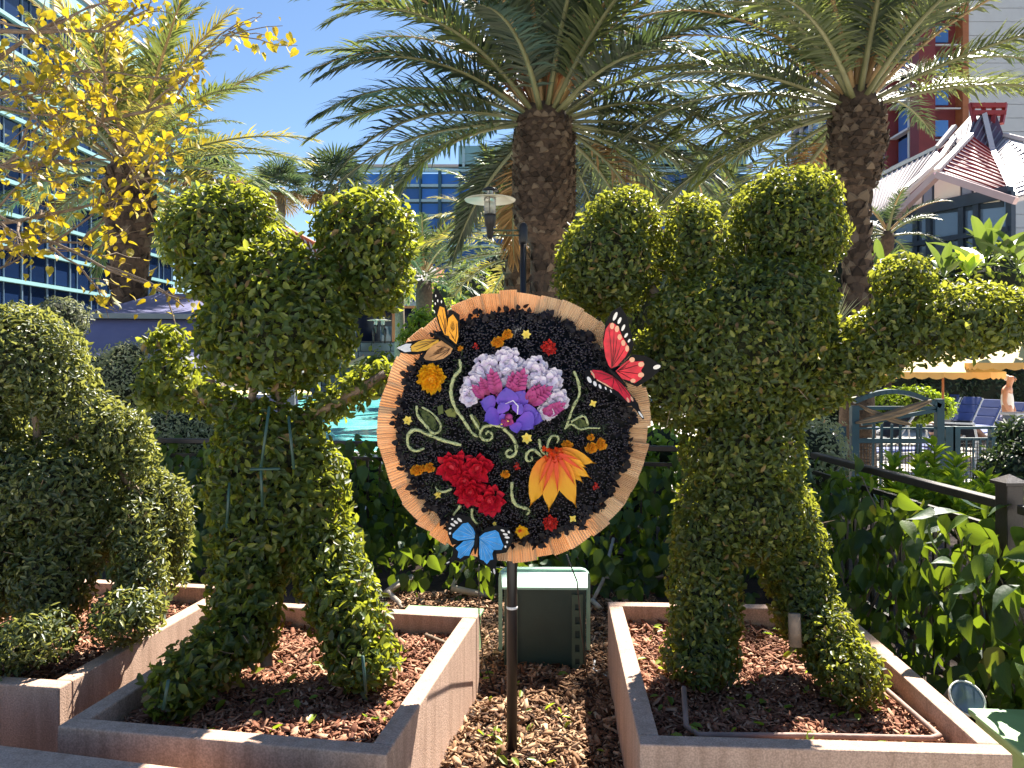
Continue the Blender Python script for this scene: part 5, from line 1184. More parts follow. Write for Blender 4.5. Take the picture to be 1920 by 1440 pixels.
# pale curls with moss sprigs
def curl(pts, r=.0065):
    q = [W(*p, .012) for p in pts]; out = []
    for i in range(len(q) - 1):
        p0, p1, p2, p3 = q[max(i - 1, 0)], q[i], q[i + 1], q[min(i + 2, len(q) - 1)]
        for k in range(5):
            t = k / 5; out.append(.5 * ((2 * p1) + (p2 - p0) * t + (2 * p0 - 5 * p1 + 4 * p2 - p3) * t * t + (3 * p1 - p0 - 3 * p2 + p3) * t ** 3))
    out.append(q[-1]); n = len(out)
    wp(MB().tube(out, [r * random.uniform(.75, 1.25) * (.55 + .45 * math.sin(PI * min(1, .25 + .75 * i / n))) for i in range(n)], 7), 'vine_curl', M['curl'], smooth=True)
    return out
sprig = []
for pts, r in [([(470, 395), (475, 440), (445, 480), (430, 550), (450, 620), (490, 680), (530, 740), (560, 760)], .0078), ([(680, 715), (630, 705), (585, 715), (570, 750), (590, 775), (620, 770), (625, 745), (605, 735), (597, 750)], .0068), ([(680, 720), (720, 760), (740, 800), (735, 840), (705, 855), (692, 835), (710, 820), (722, 828)], .0072),
               ([(480, 800), (400, 780), (330, 755), (260, 730), (222, 760), (225, 810), (260, 832), (302, 818)], .0078), ([(265, 615), (270, 660), (310, 710), (345, 745), (375, 735), (380, 700), (340, 650), (290, 622)], .006), ([(525, 655), (545, 690), (570, 730)], .007),
               ([(1015, 450), (1035, 500), (1040, 560), (1010, 620), (985, 690), (970, 725)], .0062), ([(975, 720), (1000, 700), (1040, 725), (1085, 720), (1140, 722)], .005), ([(1000, 690), (1060, 662), (1082, 705)], .005), ([(862, 855), (820, 820), (790, 840), (790, 870), (815, 870), (812, 852)], .0062), ([(848, 770), (858, 820), (880, 850)], .006),
               ([(885, 850), (890, 790), (910, 757), (938, 762), (933, 790)], .0062), ([(720, 975), (720, 1040), (740, 1085), (800, 1110), (790, 1135)], .0072), ([(435, 1010), (400, 1025), (365, 1020), (357, 1000)], .0055), ([(475, 1090), (440, 1140)], .006), ([(530, 1105), (530, 1150), (555, 1182)], .006)]:
    sprig += curl(pts, r)
for lab, pts in [(0, [(275, 630), (300, 690), (345, 735), (368, 720), (350, 670), (310, 640)]), (0, [(1005, 700), (1040, 672), (1075, 690), (1085, 712), (1045, 722)]), (0, [(525, 670), (545, 660), (570, 700), (565, 735), (545, 720)]), (0, [(400, 640), (430, 625), (465, 640), (450, 670), (415, 665)]), (0, [(365, 620), (390, 610), (395, 650), (370, 660)])]:
    q = [W(*p, .008) for p in pts]; wp(MB().prism(q, (0, .004, 0)), 'olive_leaf', M['leaf_olive'])
n = 1500; sp = np.array([tuple(q) for q in sprig]); p = sp[RS.randint(0, len(sp), n)] + RS.normal(size=(n, 3)) * (.014, .004, .014) + np.array((0, .006, 0))
t = unit(RS.normal(size=(n, 3)) * (1, .45, 1) + np.array((0, -.35, 0))); bn = unit(np.array((0, -1., 0)) + RS.normal(size=(n, 3)) * .5); bn = unit(bn - t * (bn * t).sum(1, keepdims=True)); s = np.cross(bn, t); L = RS.uniform(.015, .034, n)
o = link('moss_sprigs', tiled('moss_sprigs', leaf_verts(p, bn, t, s, L, L * .12, SLIM), SLIM[1], M['moss']), fs); o.matrix_parent_inverse = FS; o['kind'] = 'stuff'
# cables hanging from the wheel
for pts in ([(1062, 1040, 3.2), (1082, 1090, 3.25), (1090, 1180, 3.4), (1100, 1260, 3.6), (1110, 1305, 3.75), (1135, 1322, 3.72)], [(898, 1060, 3.25), (898, 1150, 3.5), (905, 1230, 3.8), (925, 1290, 3.9)]):
    q = [P(*a) for a in pts]; wp(MB().tube(q, .003, 6), 'cable', M['black_metal'], smooth=True)

# ---- butterflies
M['w_black'] = mat('black wing felt', (.004, .0045, .006), .75, .3, 40, spec=.25)
M['w_white'] = mat('white wing paint', (.80, .78, .74), .6, .05, 20)
M['w_tan'] = mat('peach wing paint', (.76, .42, .27), .6, .08, 20)
M['w_blue'] = mat('bright blue wing paint', (.02, .30, .74), .5, .25, 30); M['w_sky'] = mat('pale blue wing veins', (.22, .50, .80), .5, .1, 30)
M['w_red'] = mat('crimson wing paint', (.62, .018, .04), .5, .3, 30); M['w_dark'] = mat('dark red wing veins', (.10, .008, .012), .5, .2, 30)
M['w_org'] = mat('orange wing paint', (.85, .36, .015), .5, .2, 30); M['w_yel'] = mat('golden wing paint', (.84, .46, .05), .5, .15, 30); M['w_brown'] = mat('dusky brown wing paint', (.66, .33, .12), .5, .3, 25); M['w_umber'] = mat('umber wing vein', (.09, .03, .008), .5, .2, 30)
def butterfly(cxy, sc_, hinge, lift, wings, body, label, mats, ants):
    """wings are flat shapes that rise away from the body line"""
    z5 = lambda p: (cxy[0] + sc_ * p[0], cxy[1] + sc_ * p[1])
    h0, h1 = [Vector(z5(p)) for p in hinge]; hd = (h1 - h0).normalized()
    def Q(p, up):
        v = Vector(z5(p)); r = (v - h0); dist = abs(r.x * hd.y - r.y * hd.x) * U
        b_ = W(*h0.lerp(h1, .5)); x, z = (v.x - 728) * U, (720 - v.y) * U
        return Vector((WX + x, b_.y - .03 - dist * lift - up, WZ + z))
    bpts = [Q(p, .004) for p in body]; bw = MB().tube(bpts, [.004, .009, .010, .008, .003][:len(bpts)], 8)
    B_ = wp(bw, 'butterfly', M['w_black'], smooth=True, label=label)
    for w in wings:
        mb = MB(); o3 = (0, .0025, 0)
        if w.get('black'): mb.prism([Q(p, 0) for p in w['black']], o3, 0)
        for (mi, pts) in w.get('cells', []): mb.prism([Q(p, .0022) for p in pts], (0, .0015, 0), mi)
        for mi, a, b_, r in w.get('veins', []): mb.tube([Q(a, .0032), Q(((a[0] + b_[0]) / 2 + 6, (a[1] + b_[1]) / 2), .0034), Q(b_, .0032)], [r * .6, r, r * .5], 5, mi)
        for mi, x, y, rx, ry, rot in w.get('spots', []):
            c_, s_ = math.cos(R(rot)), math.sin(R(rot)); mb.prism([Q((x + rx * math.cos(a) * c_ - ry * math.sin(a) * s_, y + rx * math.cos(a) * s_ + ry * math.sin(a) * c_), .0036) for a in [2 * PI * k / 10 for k in range(10)]], (0, .0014, 0), mi)
        wp(mb, 'wing', mats, B_)
    for a in ants: wp(MB().tube([Q(p, .004) for p in a], .0013, 5), 'antenna', M['w_black'], B_)
    return B_
def fanv(mi, o, tips, r): return [(mi, o, t_, r) for t_ in tips]
# blue, near the bottom
butterfly((51.4, 694.3), .5, [(1005, 1090), (990, 1210)], .45, [
    dict(black=[(1000, 1110), (985, 985), (935, 895), (830, 862), (760, 885), (728, 950), (735, 1050), (770, 1150), (860, 1150)],
         cells=[(1, [(998, 1095), (968, 1010), (920, 950), (870, 955), (825, 1000), (778, 1045), (778, 1080), (830, 1115), (990, 1112)])],
         veins=fanv(2, (985, 1098), [(915, 965), (868, 975), (826, 1012), (790, 1060), (835, 1105)], .0016),
         spots=[(3, 777, 903, 11, 9, 0), (3, 843, 917, 28, 12, 45), (3, 808, 935, 24, 12, 40), (3, 780, 957, 26, 11, 35), (3, 757, 990, 14, 10, 0), (3, 755, 1036, 10, 13, 0)]),
    dict(black=[(1000, 1110), (860, 1120), (785, 1165), (770, 1260), (700, 1330), (730, 1345), (800, 1300), (850, 1325), (930, 1290), (985, 1180)],
         cells=[(1, [(992, 1118), (880, 1122), (805, 1185), (830, 1220), (822, 1275), (850, 1288), (885, 1265), (930, 1270), (945, 1220), (985, 1150)])],
         veins=fanv(2, (980, 1125), [(825, 1190), (835, 1270), (880, 1255), (930, 1225)], .0016), spots=[(3, 735, 1312, 16, 7, -25)]),
    dict(black=[(1012, 1090), (1085, 1005), (1195, 970), (1310, 990), (1352, 1050), (1332, 1130), (1285, 1215), (1170, 1245)],
         cells=[(1, [(1025, 1095), (1080, 1048), (1180, 1015), (1212, 1035), (1228, 1085), (1258, 1150), (1240, 1192), (1168, 1202), (1038, 1130)])],
         veins=fanv(2, (1040, 1105), [(1180, 1035), (1212, 1075), (1240, 1150), (1180, 1185)], .0016),
         spots=[(3, 1250, 1012, 20, 10, 15), (3, 1308, 1020, 14, 10, 60), (3, 1275, 1045, 24, 11, 5), (3, 1292, 1072, 24, 11, 0), (3, 1292, 1115, 10, 12, 0), (3, 1276, 1160, 10, 12, 0)]),
    dict(black=[(1012, 1100), (1180, 1205), (1200, 1290), (1185, 1360), (1190, 1430), (1160, 1430), (1120, 1370), (1060, 1350), (1008, 1320)],
         cells=[(1, [(1028, 1110), (1165, 1205), (1150, 1240), (1160, 1290), (1130, 1300), (1100, 1342), (1065, 1310), (1035, 1305), (1025, 1250)])],
         veins=fanv(2, (1038, 1125), [(1140, 1230), (1140, 1285), (1098, 1325), (1045, 1295)], .0016), spots=[(3, 1170, 1400, 9, 26, -10)])],
    [(1003, 1040), (1003, 1080), (998, 1130), (992, 1190), (985, 1260)], 'bright blue butterfly with black and white wing edges', [M['w_black'], M['w_blue'], M['w_sky'], M['w_white']], [[(1002, 1045), (985, 1010), (990, 975)], [(1006, 1045), (1020, 1010), (1012, 980)]])
# crimson, upper right
butterfly((694.3, 102.9), .5, [(990, 690), (1110, 800)], .55, [
    dict(black=[(985, 690), (938, 560), (908, 420), (925, 260), (975, 140), (1050, 95), (1110, 180), (1155, 330), (1190, 450), (1160, 545), (1060, 645)],
         cells=[(1, [(985, 672), (940, 560), (915, 430), (930, 300), (965, 245), (1005, 250), (1045, 290), (1080, 370), (1120, 430), (1150, 490), (1120, 560), (1050, 645)])],
         veins=fanv(4, (1000, 660), [(960, 300), (1005, 310), (1035, 380), (1075, 430), (1105, 490)], .0016),
         spots=[(2, 985, 272, 20, 30, 0), (2, 1030, 300, 20, 30, 0), (2, 1058, 375, 20, 27, -10), (2, 1093, 430, 19, 28, -10), (2, 1130, 482, 17, 30, 0), (3, 1008, 185, 15, 42, 20), (3, 1048, 225, 14, 32, 20), (3, 1085, 290, 13, 32, 20), (3, 1114, 360, 12, 24, 30), (3, 1143, 410, 10, 18, 25)]),
    dict(black=[(1035, 700), (1180, 535), (1300, 550), (1390, 600), (1450, 650), (1420, 700), (1350, 770), (1240, 845), (1130, 795)],
         cells=[(1, [(1040, 692), (1110, 620), (1180, 565), (1205, 590), (1200, 605), (1280, 600), (1290, 640), (1265, 690), (1295, 730), (1270, 770), (1215, 810), (1180, 790), (1095, 765)])],
         veins=fanv(4, (1050, 695), [(1165, 600), (1240, 635), (1245, 720), (1185, 770), (1130, 650)], .0018),
         spots=[(2, 1180, 587, 25, 24, 0), (2, 1263, 630, 28, 24, 0), (2, 1268, 730, 28, 24, 0), (2, 1200, 785, 24, 20, 0), (3, 1402, 655, 34, 20, -20)]),
    dict(black=[(995, 720), (900, 678), (800, 660), (742, 690), (735, 770), (795, 832), (900, 875), (1000, 905), (1090, 965), (1170, 1010), (1225, 1065), (1290, 1155), (1305, 1140), (1262, 1050), (1250, 1000), (1170, 895), (1085, 790)],
         cells=[(1, [(1010, 740), (900, 690), (815, 680), (795, 720), (860, 780), (960, 830), (1060, 890), (1145, 985), (1170, 990), (1180, 965), (1210, 982), (1165, 900), (1085, 800)])],
         veins=fanv(4, (1020, 750), [(830, 700), (900, 780), (1000, 850), (1100, 910), (1180, 950)], .0016) + [(2, (795, 690), (830, 760), .004), (2, (850, 775), (1000, 860), .003)],
         spots=[(3, 778, 775, 34, 18, 60), (3, 832, 812, 16, 26, -25), (3, 880, 838, 12, 24, -25), (3, 935, 855, 8, 16, -20), (3, 985, 883, 7, 16, -25), (2, 1150, 968, 12, 26, -20), (2, 1190, 958, 11, 26, -25), (3, 1270, 1105, 10, 40, -35)])],
    [(965, 650), (990, 690), (1040, 735), (1090, 785), (1150, 850)], 'crimson butterfly with black and white tipped wings', [M['w_black'], M['w_red'], M['w_tan'], M['w_white'], M['w_dark']], [[(970, 655), (880, 600), (835, 620)], [(965, 650), (850, 560), (810, 470)]])
# orange, upper left
butterfly((51.4, 51.4), .5, [(640, 460), (790, 560)], .55, [
    dict(black=[(745, 545), (650, 390), (625, 290), (598, 190), (600, 80), (635, 15), (700, 120), (735, 240), (740, 420)],
         cells=[(1, [(722, 505), (662, 375), (636, 270), (662, 190), (705, 205), (722, 320), (730, 430)])], veins=fanv(4, (705, 450), [(655, 270), (685, 220), (712, 300)], .0016),
         spots=[(3, 628, 95, 6, 12, 0), (3, 645, 140, 6, 14, 0), (3, 680, 150, 6, 14, 0), (3, 620, 165, 6, 12, 0), (3, 610, 240, 5, 12, 0)]),
    dict(black=[(800, 565), (725, 470), (715, 380), (745, 225), (790, 230), (850, 270), (840, 420), (825, 510)],
         cells=[(1, [(808, 540), (738, 480), (722, 410), (740, 300), (785, 265), (828, 330), (830, 470)]), (4, [(775, 430), (755, 380), (765, 320), (790, 330), (800, 400)])], veins=fanv(4, (800, 520), [(745, 420), (815, 350), (760, 460)], .0014)),
    dict(black=[(700, 500), (600, 485), (480, 500), (360, 520), (262, 580), (300, 625), (420, 645), (560, 620), (690, 560)],
         cells=[(2, [(640, 500), (520, 495), (450, 520), (390, 565), (400, 612), (450, 615), (530, 600), (640, 525)]), (5, [(262, 580), (345, 540), (395, 540), (380, 575), (395, 612), (340, 620)])], veins=fanv(4, (620, 505), [(420, 570), (440, 600), (470, 525)], .0016),
         spots=[(3, 298, 578, 22, 10, 20), (3, 345, 560, 18, 11, -25), (3, 352, 598, 20, 10, 20), (3, 378, 585, 14, 9, 20)]),
    dict(black=[(785, 565), (660, 520), (560, 580), (480, 650), (460, 695), (580, 722), (690, 705), (760, 660)],
         cells=[(6, [(775, 580), (668, 505), (600, 540), (545, 600), (510, 670), (530, 692), (600, 700), (690, 680), (755, 630)]), (4, [(700, 560), (640, 590), (590, 640), (640, 635), (690, 590)])], veins=fanv(4, (750, 585), [(560, 665), (620, 680), (690, 660), (620, 560)], .0014))],
    [(590, 440), (650, 470), (700, 505), (760, 550), (810, 600)], 'orange butterfly with dusky lower wing on the wheel border', [M['w_black'], M['w_org'], M['w_yel'], M['w_white'], M['w_umber'], M['w_white'], M['w_brown']], [[(640, 450), (620, 380), (605, 330), (620, 310), (628, 325)], [(610, 450), (560, 430), (530, 460)]])
# ------------------------------------------------------------------ teal fence with gate
random.seed(91); RS = np.random.RandomState(91)
FY = 10.7
def fx(px): return (px - 960) / F * FY
tf = empty('pool_fence', (0, FY, DECKZ), 0, 'teal metal pool fence with posts and wire mesh', 'fence'); bpy.context.view_layer.update()
def tb(root, mb, name, m=None, **k): return at_root(mb.build(name, m or M['teal_metal'], root, **k), root)
zr, zr2 = P(0, 802, FY).z, P(0, 823, FY).z
for x0, x1 in ((fx(1250), fx(1572)), (fx(1765), fx(2150))):
    for z in (zr, zr2): tb(tf, MB().box(((x0 + x1) / 2, FY, z), (x1 - x0, .06, .035)), 'rail')
    tb(tf, MB().box(((x0 + x1) / 2, FY, DECKZ + .1), (x1 - x0, .05, .05)), 'rail')
    mesh = MB()
    k = x0
    while k < x1: mesh.box((k, FY + .03, (zr2 + DECKZ) / 2), (.009, .009, zr2 - DECKZ - .1)); k += .047
    k = DECKZ + .15
    while k < zr2: mesh.box(((x0 + x1) / 2, FY + .04, k), (x1 - x0, .009, .009)); k += .047
    o = tb(tf, mesh, 'wire_mesh', M['brown_metal']); o['kind'] = 'stuff'
for px, w in ((1330, .1), (1440, .1), (1552, .1), (1575, .13), (1778, .13), (1790, .1), (1862, .10), (1940, .1), (2040, .1)):
    tb(tf, MB().box((fx(px), FY - .005, (zr + .02 + DECKZ) / 2), (w, .10, zr + .02 - DECKZ)), 'post')
for px in list(range(1796, 2060, 13)): tb(tf, MB().box((fx(px), FY - .035, (zr2 + DECKZ) / 2), (.022, .022, zr2 - DECKZ)), 'baluster')
gt = empty('pool_gate', (fx(1675), FY - .05, DECKZ), 0, 'teal arched pool gate with two crossed carved boards', 'gate'); bpy.context.view_layer.update()
GY = FY - .08; gx0, gx1 = fx(1597), fx(1755); zt = P(0, 752, GY).z; zm = P(0, 826, GY).z
for x_, z_ in ((gx0, P(0, 760, GY).z), (gx1, P(0, 748, GY).z)): tb(gt, MB().box((x_, GY, (z_ + DECKZ) / 2), (.10, .09, z_ - DECKZ)), 'post')
arc = [Vector((gx0 + (gx1 - gx0) * t, GY, P(0, 764 - 30 * math.sin(PI * (t * .85 + .12)), GY).z)) for t in [i / 14 for i in range(15)]]
for i in range(14): tb(gt, MB().bar(arc[i] + Vector((0, -.01, 0)), arc[i + 1] + Vector((0, -.01, 0)), .09, .055), 'arch_segment') if i % 14 == 99 else None
am = MB()
for i in range(14): am.bar(arc[i], arc[i + 1] + (arc[i + 1] - arc[i]) * .05, .09, .06)
tb(gt, am, 'arch'); tb(gt, MB().box(((gx0 + gx1) / 2, GY, zm), (gx1 - gx0 - .1, .07, .06)), 'rail'); tb(gt, MB().box(((gx0 + gx1) / 2, GY, DECKZ + .1), (gx1 - gx0 - .1, .07, .06)), 'rail'); tb(gt, MB().box(((gx0 + gx1) / 2, GY, P(0, 803, GY).z), (gx1 - gx0 - .1, .05, .025)), 'rail')
tb(gt, MB().bar((gx0, GY, P(0, 765, GY).z), (gx1, GY, P(0, 765, GY).z), .05, .05), 'rail'); tb(gt, MB().bar((gx0 + .1, GY + .0, P(0, 795, GY).z), (gx1, GY, P(0, 768, GY).z), .05, .05), 'brace')
for px in (1630, 1645, 1664, 1680, 1712, 1718): tb(gt, MB().bar((fx(px), GY, DECKZ + .1), (fx(px + 3), GY, P(0, 795, GY).z), .028, .028), 'baluster')
mesh = MB(); k = gx0 + .05
while k < gx1: mesh.box((k, GY + .04, (zm + DECKZ) / 2), (.009, .009, zm - DECKZ - .1)); k += .045
k = DECKZ + .15
while k < zm: mesh.box(((gx0 + gx1) / 2, GY + .05, k), (gx1 - gx0, .009, .009)); k += .045
o = tb(gt, mesh, 'wire_mesh', M['brown_metal']); o['kind'] = 'stuff'
def board(a, b, w, y, root):
    """a carved pointed board, thick in the middle"""
    a, b = P(*a, GY - y), P(*b, GY - y); d = (b - a).normalized(); L = (b - a).length; n = Vector((0, -1, 0)); s = d.cross(n); V = []; f = []
    K = 13
    for i in range(K):
        t = i / (K - 1); ww = w * (math.sin(PI * (t * .93 + .035)) ** .55) * (.75 + .35 * t); c = a.lerp(b, t) + s * (.03 * math.sin(PI * t))
        for q, h in ((-1, 0), (-.5, .022), (0, .012), (.5, .022), (1, 0), (0, -.03)): V.append(c + s * (q * ww / 2) + n * h)
    for i in range(K - 1):
        for k in range(6): f.append((i * 6 + k, i * 6 + (k + 1) % 6, (i + 1) * 6 + (k + 1) % 6, (i + 1) * 6 + k))
    f += [tuple(range(5, -1, -1)), tuple((K - 1) * 6 + k for k in range(6))]
    return tb(root, MB().add(V, f), 'carved_board', M['wood'])
board((1604, 793), (1746, 751), .125, .06, gt); board((1606, 757), (1708, 796), .09, .02, gt)

# ------------------------------------------------------------------ umbrellas
def umbrella(px, pyeave, Y, wpx, label, rz=.3, top=None):
    c = P(px, pyeave, Y); r = wpx / 2 / F * Y * 1.08; root = empty('pool_umbrella', (c.x, Y, DECKZ), rz, label, 'umbrella', 'yellow pool umbrellas')
    ze = c.z - DECKZ; zt_ = ze + (top or r * .42); n = 8; V = []; f = []
    K = 5
    for i in range(K):
        t = i / (K - 1)
        for k in range(n * 2):
            a = 2 * PI * k / (n * 2); rr_ = r * t * (1 if k % 2 == 0 else math.cos(PI / n) * .985); V.append((rr_ * math.cos(a), rr_ * math.sin(a), zt_ - (zt_ - ze) * t ** .88 - (.0 if k % 2 == 0 else .02 * t)))
    for i in range(K - 1):
        for k in range(n * 2): f.append((i * 16 + k, (i + 1) * 16 + k, (i + 1) * 16 + (k + 1) % 16, i * 16 + (k + 1) % 16))
    MB().add(V, f).build('canopy', M['canvas'], root)
    mb = MB(); nv = 96
    for k in range(nv):
        def pt(kk, z):
            a = 2 * PI * kk / nv; q = (a / (2 * PI / n)) % 1; rr_ = r * (math.cos(PI / n) / math.cos((q - .5) * 2 * PI / n)); return (rr_ * math.cos(a), rr_ * math.sin(a), z)
        h0, h1 = [.10 + .045 * abs(math.sin(PI * kk / 4)) for kk in (k, k + 1)]
        mb.add([pt(k, ze - .003), pt(k + 1, ze - .003), pt(k + 1, ze - h1 * r / 1.1), pt(k, ze - h0 * r / 1.1)], [(0, 1, 2, 3)])
    mb.build('valance', M['valance'], root)
    MB().tube([(0, 0, 0), (0, 0, zt_ + .08)], .024, 8).build('pole', M['orange_wood'], root, smooth=True)
    rb = MB().bar((0, 0, zt_ - .05), (r * .97, 0, ze - .01), .02, .02).mesh('rib', M['orange_wood'])
    for k in range(n): o = link('rib', rb, root); o.rotation_euler = (0, 0, 2 * PI * k / n)
    MB().box((0, 0, .05), (.5, .5, .1)).build('base', M['stone'], root, bevel=.02)
    return root
umbrella(1768, 697, 17, 186, 'yellow scalloped umbrella above the blue loungers')
umbrella(1932, 680, 15.5, 200, 'yellow scalloped umbrella cut by the photo edge near the standing man', .1)
umbrella(1545, 690, 19, 120, 'yellow umbrella half hidden behind the clipped side arm')
umbrella(681, 684, 49.2, 76, 'small yellow umbrella in front of the lodge stone wall')
umbrella(545, 736, 44, 70, 'yellow umbrella low behind the neck of the left clipped shrub')
umbrella(435, 738, 42, 80, 'yellow umbrella below the navy canopy edge')

# ------------------------------------------------------------------ navy canopy
nc = empty('navy_canopy', P(335, 900, 16), 0, 'two tier navy canvas canopy beside the pool', 'canopy'); nc.location.z = DECKZ; nc.rotation_euler = (0, 0, R(8)); bpy.context.view_layer.update()
def ring(hw, hd, z, sag=0): return [(-hw, -hd, z), (0, -hd * (1 - sag), z), (hw, -hd, z), (hw * (1 - sag), 0, z), (hw, hd, z), (0, hd * (1 - sag), z), (-hw, hd, z), (-hw * (1 - sag), 0, z)]
def tier(r0, r1, name):
    V = []; f = []; K = 6
    for i in range(K):
        t = i / (K - 1); tz = t ** 1.25
        for a, b in zip(r0, r1): V.append((a[0] + (b[0] - a[0]) * t, a[1] + (b[1] - a[1]) * t, a[2] + (b[2] - a[2]) * tz))
    for i in range(K - 1):
        for k in range(8): f.append((i * 8 + k, i * 8 + (k + 1) % 8, (i + 1) * 8 + (k + 1) % 8, (i + 1) * 8 + k))
    return MB().add(V, f).build(name, M['navy'], nc)
ze = P(0, 690, 14).z - DECKZ; z1 = P(0, 606, 16).z - DECKZ; z2 = P(0, 592, 15).z - DECKZ; z3 = P(0, 553, 16).z - DECKZ
tier(ring(2.75, 2.3, ze), ring(1.35, 1.2, z1), 'lower_canvas'); tier(ring(1.5, 1.35, z2 + .02), ring(.35, .3, z3), 'upper_canvas')
for a, b in [((-2.75, -2.3), (2.75, -2.3)), ((2.75, -2.3), (2.75, 2.3)), ((-2.75, 2.3), (-2.75, -2.3)), ((2.75, 2.3), (-2.75, 2.3))]: MB().bar((*a, ze - .11), (*b, ze - .11), .03, .2).build('valance', M['navy_trim'], nc)
for a, b in [((-1.5, -1.35), (1.5, -1.35)), ((1.5, -1.35), (1.5, 1.35)), ((-1.5, 1.35), (-1.5, -1.35)), ((1.5, 1.35), (-1.5, 1.35))]: MB().bar((*a, z2 - .03), (*b, z2 - .03), .03, .1).build('valance', M['navy_trim'], nc)
MB().box((0, 0, z1 + .05), (2.5, 2.2, .24)).build('vent_frame', M['dark'], nc)
for a in (-2.6, 2.6):
    for b in (-2.15, 2.15): MB().box((a, b, ze / 2), (.09, .09, ze)).build('post', M['navy_trim'], nc)
MB().box((0, 2.0, .6), (4.3, .06, 1.2)).build('back_curtain', M['navy'], nc)

# ------------------------------------------------------------------ loungers
def lounger(x, y, rz, label, cloth, back=58):
    root = empty('sun_lounger', (x, y, DECKZ), rz, label, 'sun lounger', 'sun loungers on the pool deck')
    w = .54; z = .38; bl = .84; a = R(back)
    for s in (-1, 1):
        MB().bar((s * w / 2, -1.25, z), (s * w / 2, .15, z), .04).build('side_rail', M['white'], root)
        MB().bar((s * w / 2, .1, z), (s * w / 2, .1 + bl * math.cos(a), z + bl * math.sin(a)), .035).build('back_rail', M['white'], root)
        MB().bar((s * w / 2, -1.1, 0), (s * w / 2, -1.1, z), .04).build('leg', M['white'], root); MB().bar((s * w / 2, .3, 0), (s * w / 2, .05, z), .04).build('leg', M['white'], root)
        MB().bar((s * w / 2, .55, .0), (s * w / 2, .1 + bl * .6 * math.cos(a), z + bl * .6 * math.sin(a)), .025).build('prop', M['white'], root)
    for k in range(5): MB().box((0, -1.2 + k * .27, z + .035), (w - .05, .26, .05)).build('seat_cushion', cloth, root, bevel=.018)
    for k in range(3):
        t0 = .03 + k * .28; c = Vector((0, .1 + (t0 + .13) * math.cos(a), z + (t0 + .13) * math.sin(a))) + Vector((0, -math.sin(a), math.cos(a))) * .035
        MB().box(c, (w - .05, .27, .06), M=Matrix.Rotation(a, 3, 'X')).build('back_cushion', cloth, root, bevel=.02)
    MB().bar((-w / 2, .1 + bl * math.cos(a), z + bl * math.sin(a)), (w / 2, .1 + bl * math.cos(a), z + bl * math.sin(a)), .035).build('head_rail', M['white'], root)
    return root
def lpos(px, py, Y): return ((px - 960) / F * Y, Y)
for px, Y, lab in ((1762, 23.0, 'blue lounger with raised back next to the umbrella pole'), (1800, 21.2, 'second blue lounger from the umbrella pole'), (1838, 19.6, 'blue lounger between the second one and the standing man'), (1878, 18.2, 'blue lounger right below the standing man')):
    lounger(*lpos(px, 0, Y), R(-60), lab, M['blue_cloth'], 50)
lounger(*lpos(1806, 0, 14.6), R(142), 'black backed lounger seen from behind the fence', M['black_cloth'], 38)
lounger(*lpos(1725, 0, 14.2), R(-70), 'pale blue lounger behind the gate', M['blue_cloth'], 22)
lounger(*lpos(1655, 0, 16.4), R(-60), 'lounger behind the crossed boards of the gate', M['black_cloth'], 40)
lounger(*lpos(1560, 0, 15.4), R(-80), 'lounger behind the fence at the clipped shrub', M['blue_cloth'], 20)

# ------------------------------------------------------------------ people
def skin_body(name, joints, edges, m, root, lev=2):
    me = bpy.data.meshes.new(name); me.from_pydata([j[0] for j in joints], edges, []); me.materials.append(m)
    o = link(name, me, root); sk = o.modifiers.new('skin', 'SKIN'); sk.use_smooth_shade = True
    for i, j in enumerate(joints):
        r = j[1]; o.data.skin_vertices[0].data[i].radius = r if isinstance(r, tuple) else (r, r)
    o.data.skin_vertices[0].data[0].use_root = True
    s = o.modifiers.new('subd', 'SUBSURF'); s.levels = lev; s.render_levels = lev
    return o
def hand(root, wrist, d, m):
    d = Vector(d).normalized(); sd_ = d.cross(Vector((0, 1, 0))).normalized(); wrist = Vector(wrist); J = [(wrist, .026), (wrist + d * .05, .034)]; E_ = [(0, 1)]
    for k in range(4):
        b = wrist + d * .085 + sd_ * (-.03 + .02 * k); l = (.065, .078, .072, .058)[k]; n = len(J)
        J += [(b, .010), (b + d * l * .55 + Vector((0, .008, 0)), .009), (b + d * l + Vector((0, .022, 0)), .007)]; E_ += [(1, n), (n, n + 1), (n + 1, n + 2)]
    n = len(J); J += [(wrist + d * .03 + sd_ * .045, .011), (wrist + d * .075 + sd_ * .062, .009)]; E_ += [(0, n), (n, n + 1)]
    return skin_body('hand', [(tuple(p), r) for p, r in J], E_, m, root, 1)
px_, Yp = 1890, 17.0
pr_ = empty('person', ((px_ - 960) / F * Yp, Yp, DECKZ), R(48), 'grey haired person in a white tank top standing behind the loungers', 'person')
J = [((0, 0, .95), (.15, .105)), ((0, .01, 1.12), (.155, .12)), ((0, .02, 1.30), (.165, .12)), ((0, .01, 1.42), (.12, .085)), ((0, -.02, 1.50), (.055, .055)),
     ((.19, .02, 1.40), (.062, .06)), ((.255, .0, 1.15), (.046, .046)), ((.23, -.10, .92), (.034, .034)), ((-.19, .02, 1.40), (.062, .06)), ((-.26, .02, 1.14), (.046, .046)), ((-.24, -.08, .90), (.034, .034)),
     ((.10, 0, .88), (.095, .10)), ((.11, -.02, .48), (.062, .066)), ((.11, .01, .09), (.042, .045)), ((.12, -.13, .04), (.04, .03)), ((-.10, 0, .88), (.095, .10)), ((-.11, -.01, .48), (.062, .066)), ((-.11, .03, .09), (.042, .045)), ((-.12, -.11, .04), (.04, .03)),
     ((0, -.035, 1.57), (.06, .065)), ((0, -.05, 1.65), (.082, .098)), ((0, -.04, 1.72), (.072, .085))]
